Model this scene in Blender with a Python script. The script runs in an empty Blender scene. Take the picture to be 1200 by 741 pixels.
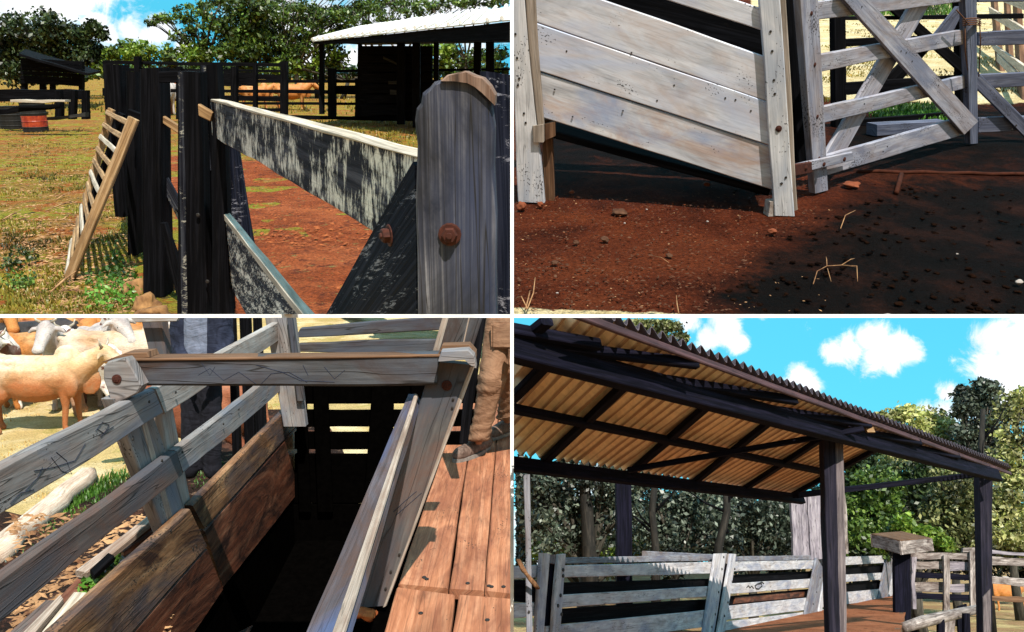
import bpy, bmesh, math, random
import numpy as np
from mathutils import Vector, Matrix, noise

R = math.radians
scene = bpy.context.scene
col = scene.collection
random.seed(7)
rng = np.random.default_rng(7)

# ---------------------------------------------------------------- camera
FPX, CX, CY = 950.0, 600.0, 370.5
H_BR, HY_BR = 1.10, 660.0
PITCH = math.atan((HY_BR - CY) / FPX)
cam_d = bpy.data.cameras.new("camera")
cam_d.lens = 36.0 * FPX / 1200.0
cam_d.sensor_width = 36.0
cam_d.clip_start = 0.05
cam_d.clip_end = 9000.0
cam = bpy.data.objects.new("camera", cam_d)
col.objects.link(cam)
cam.location = (0, 0, H_BR)
cam.rotation_euler = (math.pi / 2 + PITCH, 0, 0)
scene.camera = cam

# ---------------------------------------------------------------- sun, sky, exposure
SUN_EL, SUN_AZ = 31.0, 167.0
sd = Vector((math.sin(R(SUN_AZ)) * math.cos(R(SUN_EL)), math.cos(R(SUN_AZ)) * math.cos(R(SUN_EL)), math.sin(R(SUN_EL))))
sun_l = bpy.data.lights.new("sun", 'SUN')
sun_l.energy = 5.0
sun_l.angle = R(0.5)
sun_l.color = (1.0, 0.93, 0.82)
sun = bpy.data.objects.new("sun", sun_l)
col.objects.link(sun)
sun.rotation_euler = sd.to_track_quat('Z', 'Y').to_euler()
scene.view_settings.view_transform = 'Standard'
scene.view_settings.look = 'None'
scene.view_settings.exposure = 0.68
scene.view_settings.gamma = 1.0
scene.render.engine = 'CYCLES'
scene.cycles.max_bounces = 6
scene.cycles.use_denoising = True


def cam_dir_world(px, py):
    v = Vector(((px - CX) / FPX, 1.0, -(py - CY) / FPX))
    v.rotate(Matrix.Rotation(PITCH, 3, 'X'))
    return v.normalized()


world = bpy.data.worlds.new("World")
scene.world = world
world.use_nodes = True
wt = world.node_tree
for n in list(wt.nodes):
    wt.nodes.remove(n)


def W(t, **k):
    n = wt.nodes.new(t)
    for a, b in k.items():
        setattr(n, a, b)
    return n


sky = W('ShaderNodeTexSky', sky_type='NISHITA', sun_disc=False)
sky.sun_elevation = R(SUN_EL)
sky.sun_rotation = R(SUN_AZ)
sky.air_density = 1.0
sky.dust_density = 0.6
sky.ozone_density = 1.2
tint = W('ShaderNodeMix', data_type='RGBA', blend_type='MULTIPLY')
tint.inputs[0].default_value = 1.0
tint.inputs[7].default_value = (0.55, 1.3, 1.25, 1)
wt.links.new(sky.outputs[0], tint.inputs[6])
flatc = W('ShaderNodeMix', data_type='RGBA')
flatc.inputs[0].default_value = 0.74
wt.links.new(tint.outputs[2], flatc.inputs[6])
flatc.inputs[7].default_value = (1.0, 7.1, 10.0, 1)
tc = W('ShaderNodeTexCoord')
wn = W('ShaderNodeTexNoise')
wn.inputs['Scale'].default_value = 26.0
wn.inputs['Detail'].default_value = 9.0
wn.inputs['Roughness'].default_value = 0.7
wn.inputs['Distortion'].default_value = 0.5
wt.links.new(tc.outputs['Generated'], wn.inputs['Vector'])
best = None
CLOUDS = [(18, 2, 46), (58, 0, 34), (88, -8, 26), (112, 30, 15), (126, 42, 13), (152, 36, 15), (170, 44, 12), (187, 38, 15), (40, -30, 60), (215, 60, 12),
          (330, 20, 28), (465, 5, 20), (998, 408, 19), (1016, 400, 17), (1030, 404, 20), (1048, 404, 18), (1062, 412, 16), (980, 413, 13), (1024, 418, 17), (1042, 418, 15),
          (938, 441, 12), (949, 453, 12), (925, 453, 10), (1110, 462, 13), (1106, 480, 18), (1128, 484, 16), (1088, 480, 12), (1172, 400, 26),
          (1190, 428, 38), (1165, 430, 22), (1205, 392, 34), (1190, 465, 30), (852, 384, 17), (830, 396, 13), (866, 402, 10), (808, 378, 12),]
for (px, py, r) in CLOUDS:
    d = cam_dir_world(px, py)
    dn = W('ShaderNodeVectorMath', operation='DISTANCE')
    wt.links.new(tc.outputs['Generated'], dn.inputs[0])
    dn.inputs[1].default_value = d
    mr = W('ShaderNodeMapRange')
    rr = r / FPX / math.sqrt(1 + ((px - CX) / FPX) ** 2)
    mr.inputs[1].default_value = rr * 0.2
    mr.inputs[2].default_value = rr * 1.85
    mr.inputs[3].default_value = 1.0
    mr.inputs[4].default_value = 0.0
    wt.links.new(dn.outputs['Value'], mr.inputs[0])
    if best is None:
        best = mr.outputs[0]
    else:
        mx = W('ShaderNodeMath', operation='MAXIMUM')
        wt.links.new(best, mx.inputs[0])
        wt.links.new(mr.outputs[0], mx.inputs[1])
        best = mx.outputs[0]
# scattered broken cloud over the rest of the sky, added as white fill light
wn2 = W('ShaderNodeTexNoise')
wn2.inputs['Scale'].default_value = 3.1
wn2.inputs['Detail'].default_value = 6.0
wn2.inputs['Roughness'].default_value = 0.6
of2 = W('ShaderNodeVectorMath', operation='ADD')
of2.inputs[1].default_value = (3.0, 1.0, 7.0)
wt.links.new(tc.outputs['Generated'], of2.inputs[0])
wt.links.new(of2.outputs[0], wn2.inputs['Vector'])
mr2 = W('ShaderNodeMapRange')
mr2.inputs[1].default_value = 0.46
mr2.inputs[2].default_value = 0.58
mr2.inputs[4].default_value = 0.85
wt.links.new(wn2.outputs[0], mr2.inputs[0])
mx = W('ShaderNodeMath', operation='MAXIMUM')
wt.links.new(best, mx.inputs[0])
wt.links.new(mr2.outputs[0], mx.inputs[1])
ma = W('ShaderNodeMath', operation='MULTIPLY_ADD')
wt.links.new(wn.outputs[0], ma.inputs[0])
ma.inputs[1].default_value = 2.0
wt.links.new(mx.outputs[0], ma.inputs[2])
mr3 = W('ShaderNodeMapRange', interpolation_type='SMOOTHSTEP')
mr3.inputs[1].default_value = 1.22
mr3.inputs[2].default_value = 1.82
wt.links.new(ma.outputs[0], mr3.inputs[0])
cm = W('ShaderNodeMix', data_type='RGBA')
wt.links.new(mr3.outputs[0], cm.inputs[0])
wt.links.new(flatc.outputs[2], cm.inputs[6])
# cloud tops white, bellies a little grey
cs_ = W('ShaderNodeTexNoise')
cs_.inputs['Scale'].default_value = 11.0
cs_.inputs['Detail'].default_value = 6.0
wt.links.new(tc.outputs['Generated'], cs_.inputs['Vector'])
cr_ = W('ShaderNodeMapRange')
cr_.inputs[1].default_value = 0.35
cr_.inputs[2].default_value = 0.6
wt.links.new(cs_.outputs[0], cr_.inputs[0])
cc_ = W('ShaderNodeMix', data_type='RGBA')
cc_.inputs[6].default_value = (8.2, 8.8, 9.6, 1)
cc_.inputs[7].default_value = (12.0, 12.0, 12.2, 1)
wt.links.new(cr_.outputs[0], cc_.inputs[0])
wt.links.new(cc_.outputs[2], cm.inputs[7])
bg = W('ShaderNodeBackground')
bg.inputs[1].default_value = 0.07
# below the horizon: far sunlit earth
gsep = W('ShaderNodeSeparateXYZ')
wt.links.new(tc.outputs['Generated'], gsep.inputs[0])
gmr = W('ShaderNodeMapRange')
gmr.inputs[1].default_value = -0.03
gmr.inputs[2].default_value = 0.0
wt.links.new(gsep.outputs[2], gmr.inputs[0])
gm = W('ShaderNodeMix', data_type='RGBA')
wt.links.new(gmr.outputs[0], gm.inputs[0])
gm.inputs[6].default_value = (5.2, 3.3, 1.7, 1)
wt.links.new(cm.outputs[2], gm.inputs[7])
wt.links.new(gm.outputs[2], bg.inputs[0])
wo = W('ShaderNodeOutputWorld')
wt.links.new(bg.outputs[0], wo.inputs[0])

# ---------------------------------------------------------------- panels (four views of the ranch side by side)
GAP = 2.0


class Panel:
    def __init__(s, x0, y0, x1, y1, hy, h, S):
        s.box = (x0, y0, x1, y1)
        s.th = math.atan((CY - hy) / FPX)
        s.h, s.S, s.hy = h, S, hy
        s.c, s.s = math.cos(s.th), math.sin(s.th)
        s.M = Matrix.Translation((0, 0, H_BR)) @ Matrix.Rotation(s.th + PITCH, 4, 'X') @ Matrix.Scale(S, 4) @ Matrix.Translation((0, 0, -h))
        s.eye = Vector((0, 0, h))

    def ray(s, px, py):
        x, y, z = (px - CX) / FPX, 1.0, -(py - CY) / FPX
        return Vector((x, y * s.c + z * s.s, -y * s.s + z * s.c))

    def hit(s, px, py, plane):
        p0, n = plane
        d = s.ray(px, py)
        t = (p0 - s.eye).dot(n) / d.dot(n)
        return s.eye + d * t

    def ground(s, px, py, z=0.0):
        return s.hit(px, py, (Vector((0, 0, z)), Vector((0, 0, 1))))

    def Y(s, y):
        return (Vector((0, y, 0)), Vector((0, -1, 0)))

    def X(s, x, sgn=1):
        return (Vector((x, 0, 0)), Vector((sgn, 0, 0)))

    def at(s, px, py, y):
        return s.hit(px, py, s.Y(y))

    def vplane(s, a, b):
        d = b - a
        n = Vector((d.y, -d.x, 0)).normalized()
        if n.dot(s.eye - a) < 0:
            n = -n
        return (a.copy(), n)

    def px(s, A):
        """numpy N x 3 local points to pixels (px, py, depth)"""
        X_, Y_, Z_ = A[:, 0], A[:, 1], A[:, 2] - s.h
        y = Y_ * s.c - Z_ * s.s
        z = Y_ * s.s + Z_ * s.c
        y2 = np.where(np.abs(y) < 1e-6, 1e-6, y)
        return CX + FPX * X_ / y2, CY - FPX * z / y2, y

    def m_per_px(s, y):
        return y / FPX


SU = 13.0
TL = Panel(0, 0, 600, 370.5, 88.0, 1.6, SU)
TR = Panel(600, 0, 1200, 370.5, -60.0, 1.6, SU)
BL = Panel(0, 370.5, 600, 741, 250.0, 1.75, 1.0)
BR = Panel(600, 370.5, 1200, 741, HY_BR, H_BR, 1.0)
INFO = {}      # object name -> panel, for trimming


# ---------------------------------------------------------------- object helpers
def tag(o, label=None, cat=None, group=None, kind=None):
    if label: o['label'] = label
    if cat: o['category'] = cat
    if group: o['group'] = group
    if kind: o['kind'] = kind
    return o


def thing(P, name, label, cat, base, group=None):
    o = bpy.data.objects.new(name, None)
    o.empty_display_size = 0.1
    col.objects.link(o)
    o.matrix_world = P.M @ Matrix.Translation(base)
    o['base'] = tuple(base)
    INFO[o.name] = (P, Vector(base))
    return tag(o, label, cat, group)


def link(P, name, verts, faces, mat, parent=None, base=None, uvs=None, smooth=False, kind=None):
    """verts in panel metres. parent: a thing or a part"""
    if parent is not None:
        base = INFO[parent.name][1]
    elif base is None:
        a = np.array([tuple(v) for v in verts])
        base = Vector((float(a[:, 0].mean()), float(a[:, 1].mean()), float(a[:, 2].min())))
    base = Vector(base)
    me = bpy.data.meshes.new(name)
    me.from_pydata([tuple(Vector(v) - base) for v in verts], [], faces)
    if uvs is not None:
        ul = me.uv_layers.new(name="UVMap")
        ul.data.foreach_set('uv', [c for uv in uvs for c in uv])
    if smooth:
        me.polygons.foreach_set('use_smooth', [True] * len(me.polygons))
    if mat: me.materials.append(mat)
    me.update()
    o = bpy.data.objects.new(name, me)
    col.objects.link(o)
    if parent is not None:
        o.parent = parent
    else:
        o.matrix_world = P.M @ Matrix.Translation(base)
    INFO[o.name] = (P, base)
    if kind: o['kind'] = kind
    return o


class MB:
    """collects geometry of ONE part"""

    def __init__(s):
        s.v, s.f, s.uv = [], [], []

    def quad_uv(s, idx, uvs):
        s.f.append(tuple(idx))
        s.uv.extend(uvs)

    def board(s, P, plane, quad, t, nu=4, wob=0.004, ch=0.006, ragged=0.0):
        """quad = start-left, end-left, end-right, start-right (pixels or points) on plane; extruded t away from the eye"""
        q = []
        for c in quad:
            q.append(P.hit(c[0], c[1], plane) if len(c) == 2 else Vector(c))
        A, B, C, D = q
        n = plane[1].normalized() if plane is not None else (B - A).cross(D - A).normalized()
        if plane is None and n.dot(P.eye - A) < 0:
            n = -n
        L = ((B - A).length + (C - D).length) / 2
        Wd = ((D - A).length + (C - B).length) / 2
        ch = min(ch, t * 0.3, Wd * 0.2)
        u0, v0 = random.uniform(0, 40), random.uniform(0, 40)
        sd_ = random.uniform(0, 100)
        b0 = len(s.v)
        rings = []
        for i in range(nu + 1):
            f = i / nu
            l = A.lerp(B, f)
            r = D.lerp(C, f)
            d = (r - l)
            w = d.length
            d = d / max(w, 1e-6)
            ax = (B - A).normalized()
            if wob:
                l = l + d * wob * noise.noise(Vector((f * L * 1.7 + sd_, 1, 0))) * 1.6
                r = r + d * wob * noise.noise(Vector((f * L * 1.7 + sd_, 9, 0))) * 1.6
                k = n * wob * noise.noise(Vector((f * L * 1.1 + sd_, 5, 0))) * 0.8
                l = l + k
                r = r + k
            if ragged and i in (0, nu):
                sg = -1 if i == 0 else 1
                l = l + ax * sg * ragged * random.uniform(-1, 0.6)
                r = r + ax * sg * ragged * random.uniform(-1, 0.6)
            pts = [l + d * ch, l - n * ch, l - n * (t - ch), l + d * ch - n * t,
                   r - d * ch - n * t, r - n * (t - ch), r - n * ch, r - d * ch]
            vs = [0, ch, t, t + ch, t + ch + w, t + 2 * ch + w, 2 * t + w, 2 * t + w + ch]
            vs = [0.0, -ch, -t, -t - ch, w + t + ch, w + t, w + ch, w]
            rings.append((len(s.v), u0 + f * L, [v0 + x for x in vs]))
            s.v.extend(pts)
        for i in range(nu):
            a, ua, va = rings[i]
            b, ub, vb = rings[i + 1]
            for k in range(8):
                k2 = (k + 1) % 8
                v1, v2 = va[k], va[k2]
                if k == 3:
                    v2 = v1 + (va[4] - va[3])
                s.quad_uv((a + k, a + k2, b + k2, b + k), [(ua, v1), (ua, v2), (ub, vb[k2] if k != 3 else v2), (ub, vb[k])])
        for (a, u, vv), rev in ((rings[0], True), (rings[-1], False)):
            ids = [a + k for k in range(8)]
            uv = [(u + (x[0]) * 0.0 + 0.3 * k, vv[k]) for k, x in enumerate([(0,)] * 8)]
            uv = [(u + (0.0 if k in (0, 7) else 0.02), vv[k]) for k in range(8)]
            if rev:
                ids, uv = ids[::-1], uv[::-1]
            s.f.append(tuple(ids))
            s.uv.extend(uv)
        return s

    def tube(s, pts, rad, n=8, cap=True):
        pts = [Vector(p) for p in pts]
        if not hasattr(rad, '__len__'):
            rad = [rad] * len(pts)
        prev = None
        up = None
        u = random.uniform(0, 30)
        for i, p in enumerate(pts):
            if i == 0: t = pts[1] - pts[0]
            elif i == len(pts) - 1: t = pts[-1] - pts[-2]
            else: t = pts[i + 1] - pts[i - 1]
            t.normalize()
            if up is None:
                up = Vector((0, 0, 1)) if abs(t.z) < 0.9 else Vector((0, 1, 0))
            a = t.cross(up).normalized()
            b = a.cross(t).normalized()
            up = b
            base = len(s.v)
            for k in range(n):
                an = 2 * math.pi * k / n
                s.v.append(p + (a * math.cos(an) + b * math.sin(an)) * rad[i])
            if i: u += (pts[i] - pts[i - 1]).length
            if prev is not None:
                pb, pu = prev
                w = 2 * math.pi * rad[i] / n
                for k in range(n):
                    k2 = (k + 1) % n
                    s.quad_uv((pb + k, base + k, base + k2, pb + k2), [(pu, k * w), (u, k * w), (u, (k + 1) * w), (pu, (k + 1) * w)])
            elif cap:
                s.quad_uv([base + k for k in range(n)], [(u, k * 0.01) for k in range(n)])
            prev = (base, u)
        if cap:
            s.quad_uv([prev[0] + k for k in range(n)][::-1], [(u, k * 0.01) for k in range(n)])
        return s

    def box(s, c, sx, sy, sz, rz=0.0):
        c = Vector(c)
        b = len(s.v)
        cr, sr = math.cos(rz), math.sin(rz)
        for dz in (-1, 1):
            for dx, dy in ((-1, -1), (1, -1), (1, 1), (-1, 1)):
                x, y = dx * sx / 2, dy * sy / 2
                s.v.append(c + Vector((x * cr - y * sr, x * sr + y * cr, dz * sz / 2)))
        for f in ((0, 3, 2, 1), (4, 5, 6, 7), (0, 1, 5, 4), (1, 2, 6, 5), (2, 3, 7, 6), (3, 0, 4, 7)):
            p = [s.v[b + k] for k in f]
            l1 = (p[1] - p[0]).length
            l2 = (p[3] - p[0]).length
            uv = [(0, 0), (l1, 0), (l1, l2), (0, l2)]
            if l2 > l1: uv = [(y, x) for x, y in uv]
            o = random.uniform(0, 20)
            s.quad_uv([b + k for k in f], [(x + o, y + o) for x, y in uv])
        return s

    def blob(s, c, r, seed=0, sub=2, rough=0.25, flat=1.0, f=1.6):
        bm = bmesh.new()
        bmesh.ops.create_icosphere(bm, subdivisions=sub, radius=1.0)
        b = len(s.v)
        c = Vector(c)
        rr = r if hasattr(r, '__len__') else (r, r, r * flat)
        for v in bm.verts:
            k = 1 + rough * noise.noise(v.co * f + Vector((seed, seed * 2.3, 0)))
            s.v.append(c + Vector((v.co.x * rr[0] * k, v.co.y * rr[1] * k, v.co.z * rr[2] * k)))
        for fc in bm.faces:
            s.quad_uv([b + v.index for v in fc.verts], [(v.co.x * r if not hasattr(r, '__len__') else v.co.x, v.co.z) for v in fc.verts])
        bm.free()
        return s

    def build(s, P, name, mat, parent=None, base=None, smooth=False, kind=None):
        return link(P, name, s.v, s.f, mat, parent, base, s.uv, smooth, kind)


def board(P, name, plane, quad, t, mat, parent=None, base=None, nu=4, wob=0.004, ch=0.006, ragged=0.0, label=None, kind=None):
    o = MB().board(P, plane, quad, t, nu, wob, ch, ragged).build(P, name, mat, parent, base, kind=kind)
    if label: o['label'] = label
    return o


def vq(xl0, xr0, y0, xl1=None, xr1=None, y1=None):
    """upright board: bottom (xl0,xr0,y0) to top (xl1,xr1,y1), in pixels"""
    return [(xl0, y0), (xl1, y1), (xr1, y1), (xr0, y0)]


BOLTS = {}


def nails(P, pts, r, mat, parent, plane=None, name='nail', n=None, h=None):
    """round heads on a board face, each a part, mesh shared"""
    key = (P, round(r, 4), mat.name, name)
    for p in pts:
        c = P.hit(p[0], p[1], plane) if len(p) == 2 else Vector(p)
        nn = plane[1].normalized() if plane is not None else n
        if key not in BOLTS:
            mb = MB()
            hh = h or r * 0.45
            sides = 6 if name == 'bolt' else 7
            if name == 'bolt':
                mb.tube([(0, 0, -hh), (0, 0, r * 0.08), (0, 0, r * 0.14)], [r * 1.45, r * 1.45, r * 1.3], n=14)
                mb.tube([(0, 0, r * 0.1), (0, 0, hh * 0.8), (0, 0, hh), (0, 0, hh * 1.02)], [r, r, r * 0.86, r * 0.5], n=6)
                mb.tube([(0, 0, hh), (0, 0, hh * 1.3)], [r * 0.42, r * 0.38], n=8)
            else: mb.tube([(0, 0, -hh), (0, 0, hh * 0.7), (0, 0, hh)], [r, r, r * 0.75], n=sides)
            me = bpy.data.meshes.new(name)
            me.from_pydata([tuple(v) for v in mb.v], [], mb.f)
            me.materials.append(mat)
            BOLTS[key] = me
        o = bpy.data.objects.new(name, BOLTS[key])
        col.objects.link(o)
        base = INFO[parent.name][1]
        o.parent = parent
        o.matrix_local = Matrix.Translation(c - base) @ nn.to_track_quat('Z', 'Y').to_matrix().to_4x4()
        INFO[o.name] = (P, base)


# ---------------------------------------------------------------- materials
def nt(name, rough=0.85, spec=0.25):
    m = bpy.data.materials.new(name)
    m.use_nodes = True
    t = m.node_tree
    b = t.nodes['Principled BSDF']
    b.inputs['Roughness'].default_value = rough
    b.inputs['Specular IOR Level'].default_value = spec
    return m, t, b


def ramp(t, src, stops):
    r = t.nodes.new('ShaderNodeValToRGB')
    e = r.color_ramp.elements
    while len(e) > 1: e.remove(e[0])
    for i, (p, c) in enumerate(stops):
        el = e[0] if i == 0 else e.new(p)
        el.position = p
        c = c if hasattr(c, '__len__') else (c, c, c)
        el.color = (*c, 1)
    t.links.new(src, r.inputs[0])
    return r.outputs[0]


def noise_n(t, vec, scale, detail=5, rough=0.6, dist=0.0):
    n = t.nodes.new('ShaderNodeTexNoise')
    n.inputs['Scale'].default_value = scale
    n.inputs['Detail'].default_value = detail
    n.inputs['Roughness'].default_value = rough
    n.inputs['Distortion'].default_value = dist
    t.links.new(vec, n.inputs['Vector'])
    return n.outputs[0]


def mixc(t, f, a, b, mode='MIX'):
    n = t.nodes.new('ShaderNodeMix')
    n.data_type = 'RGBA'
    n.blend_type = mode
    for i, x in ((0, f), (6, a), (7, b)):
        if hasattr(x, 'is_output') or hasattr(x, 'links'): t.links.new(x, n.inputs[i])
        elif i == 0: n.inputs[0].default_value = x
        else: n.inputs[i].default_value = (*x, 1)
    return n.outputs[2]


def mapping(t, src, sc, loc=None):
    n = t.nodes.new('ShaderNodeMapping')
    n.inputs['Scale'].default_value = sc
    if loc: n.inputs['Location'].default_value = loc
    t.links.new(src, n.inputs[0])
    return n.outputs[0]


def bump(t, b, h, st, dist=0.01):
    n = t.nodes.new('ShaderNodeBump')
    n.inputs['Strength'].default_value = st
    n.inputs['Distance'].default_value = dist
    t.links.new(h, n.inputs['Height'])
    t.links.new(n.outputs[0], b.inputs['Normal'])


def wood(name, dark, mid, light, stain=None, stain_amt=0.5, spots=0.0, grain=1.0, rough=0.8, crack=0.3, S=1.0, spec=0.25, lichen=None, lamt=0.5, blue=None, soft=0.0):
    """weathered timber, grain along U, metres in UV"""
    m, t, b = nt(name, rough, spec)
    uv = t.nodes.new('ShaderNodeUVMap').outputs[0]
    g1 = noise_n(t, mapping(t, uv, (1.3, 32 * grain, 1)), 1.0, 6, 0.65, 0.6)
    g2 = noise_n(t, mapping(t, uv, (4.0, 150 * grain, 1)), 1.0, 3, 0.6, 0.3)
    bl = noise_n(t, mapping(t, uv, (2.2, 6.0, 1)), 1.0, 5, 0.6, 0.8)
    k_ = soft
    dark = tuple(a * (1 - k_) + b_ * k_ for a, b_ in zip(dark, mid))
    light = tuple(a * (1 - k_ * 0.7) + b_ * k_ * 0.7 for a, b_ in zip(light, mid))
    c = ramp(t, g1, [(0.30, dark), (0.48, mid), (0.70, light)])
    c2 = ramp(t, bl, [(0.30, 0.55), (0.5, 0.95), (0.75, 1.15)])
    c = mixc(t, 0.8, c, c2, 'MULTIPLY')
    fine = ramp(t, g2, [(0.32, 0.45), (0.5, 1.0)])
    c = mixc(t, 0.65 * (1 - 0.6 * soft), c, fine, 'MULTIPLY')
    if stain:
        sn = noise_n(t, mapping(t, uv, (1.6, 3.5, 1), (7, 3, 0)), 1.0, 7, 0.7, 1.4)
        sf = ramp(t, sn, [(0.5 - 0.12 * stain_amt, 0.0), (0.62, stain_amt)])
        c = mixc(t, sf, c, stain)
    if blue:
        sn = noise_n(t, mapping(t, uv, (1.1, 2.7, 1), (17, 31, 0)), 1.0, 5, 0.6, 0.9)
        sf = ramp(t, sn, [(0.47, 0.0), (0.66, 0.75)])
        c = mixc(t, sf, c, blue)
    if lichen:
        ln = noise_n(t, mapping(t, uv, (46, 13, 1), (3, 11, 0)), 1.0, 9, 0.82, 0.5)
        ln2 = noise_n(t, mapping(t, uv, (5, 6, 1), (3, 1, 0)), 1.0, 4, 0.6, 0.3)
        la = t.nodes.new('ShaderNodeMath'); la.operation = 'MULTIPLY_ADD'
        t.links.new(ln2, la.inputs[0]); la.inputs[1].default_value = 0.7
        t.links.new(ln, la.inputs[2])
        lf = ramp(t, la.outputs[0], [(0.97 - 0.12 * lamt, 0.0), (1.0 - 0.06 * lamt, 1.0)])
        c = mixc(t, lf, c, lichen)
    if spots:
        sp = noise_n(t, mapping(t, uv, (62, 80, 1)), 1.0, 1, 0.4, 0.0)
        clu = noise_n(t, mapping(t, uv, (3.4, 5.4, 1)), 1.0, 2, 0.5, 0.0)
        ad = t.nodes.new('ShaderNodeMath'); ad.operation = 'ADD'
        t.links.new(sp, ad.inputs[0]); t.links.new(clu, ad.inputs[1])
        sf = ramp(t, ad.outputs[0], [(0.0, 0.0), (1.0, 0.0)])
        mr = t.nodes.new('ShaderNodeMapRange')
        mr.inputs[1].default_value = 1.30 - 0.1 * spots
        mr.inputs[2].default_value = 1.34 - 0.1 * spots
        mr.inputs[4].default_value = 0.85
        t.links.new(ad.outputs[0], mr.inputs[0])
        c = mixc(t, mr.outputs[0], c, (0.02, 0.016, 0.014))
    # long dark cracks
    cr = noise_n(t, mapping(t, uv, (0.7, 20 * grain, 1), (1, 9, 0)), 1.0, 2, 0.5, 0.2)
    crf = ramp(t, cr, [(0.488, 0.0), (0.5, crack), (0.512, 0.0)])
    c = mixc(t, crf, c, (0.012, 0.01, 0.009))
    t.links.new(c, b.inputs['Base Color'])
    ad = t.nodes.new('ShaderNodeMath'); ad.operation = 'MULTIPLY_ADD'
    t.links.new(g2, ad.inputs[0]); ad.inputs[1].default_value = 0.5
    t.links.new(g1, ad.inputs[2])
    sb = t.nodes.new('ShaderNodeMath'); sb.operation = 'SUBTRACT'
    t.links.new(ad.outputs[0], sb.inputs[0]); t.links.new(crf, sb.inputs[1])
    bump(t, b, sb.outputs[0], 0.55, 0.006 * S)
    return m


def plain(name, c, rough=0.7, spec=0.3, var=0.25, scale=20, metal=0.0, c2=None, bmp=0.0, S=1.0):
    m, t, b = nt(name, rough, spec)
    b.inputs['Metallic'].default_value = metal
    o = t.nodes.new('ShaderNodeTexCoord').outputs['Object']
    n = noise_n(t, o, scale, 6, 0.65, 0.3)
    c2 = c2 or tuple(x * (1 - var) * 0.7 for x in c)
    t.links.new(ramp(t, n, [(0.35, c2), (0.62, c)]), b.inputs['Base Color'])
    if bmp: bump(t, b, n, bmp, 0.02 * S)
    return m


def foliage_mat(name, cols, rough=0.45, transl=0.25, spec=0.5):
    m, t, b = nt(name, rough, spec)
    g = t.nodes.new('ShaderNodeNewGeometry')
    c = ramp(t, g.outputs['Random Per Island'], [(i / max(1, len(cols) - 1), x) for i, x in enumerate(cols)])
    o = t.nodes.new('ShaderNodeTexCoord').outputs['Object']
    cl = noise_n(t, o, 0.62, 5, 0.68)
    c = mixc(t, 1.0, c, ramp(t, cl, [(0.40, 0.16), (0.60, 1.5)]), 'MULTIPLY')
    t.links.new(c, b.inputs['Base Color'])
    tr = t.nodes.new('ShaderNodeBsdfTranslucent')
    t.links.new(c, tr.inputs[0])
    ms = t.nodes.new('ShaderNodeMixShader')
    ms.inputs[0].default_value = transl
    out = t.nodes['Material Output']
    t.links.new(b.outputs[0], ms.inputs[1])
    t.links.new(tr.outputs[0], ms.inputs[2])
    t.links.new(ms.outputs[0], out.inputs[0])
    return m


def ground_mat(name, layers, fine=(0.5, 1.25), scale=1.0, bmp=0.6, S=1.0, rough=0.95):
    """layers: [(noise scale, lo, hi, colour)], first entry the base colour"""
    m, t, b = nt(name, rough, 0.1)
    o = t.nodes.new('ShaderNodeTexCoord').outputs['Object']
    c = None
    for i, (sc, lo, hi, cc) in enumerate(layers):
        if c is None:
            n = noise_n(t, o, sc, 6, 0.7, 0.4)
            c = ramp(t, n, [(0.3, tuple(x * 0.6 for x in cc)), (0.65, cc)])
            continue
        n = noise_n(t, mapping(t, o, (1, 1, 1), (i * 7.3, i * 3.1, 0)), sc, 6, 0.68, 0.5)
        c = mixc(t, ramp(t, n, [(lo, 0.0), (hi, 1.0)]), c, cc)
    fn = noise_n(t, o, 38 * scale, 5, 0.75, 0.0)
    fn2 = noise_n(t, o, 9 * scale, 6, 0.7, 0.0)
    c = mixc(t, 0.9, c, ramp(t, fn, [(0.36, fine[0]), (0.62, fine[1])]), 'MULTIPLY')
    t.links.new(c, b.inputs['Base Color'])
    ad = t.nodes.new('ShaderNodeMath'); ad.operation = 'ADD'
    t.links.new(fn, ad.inputs[0]); t.links.new(fn2, ad.inputs[1])
    bump(t, b, ad.outputs[0], bmp, 0.04 * S)
    return m


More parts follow.
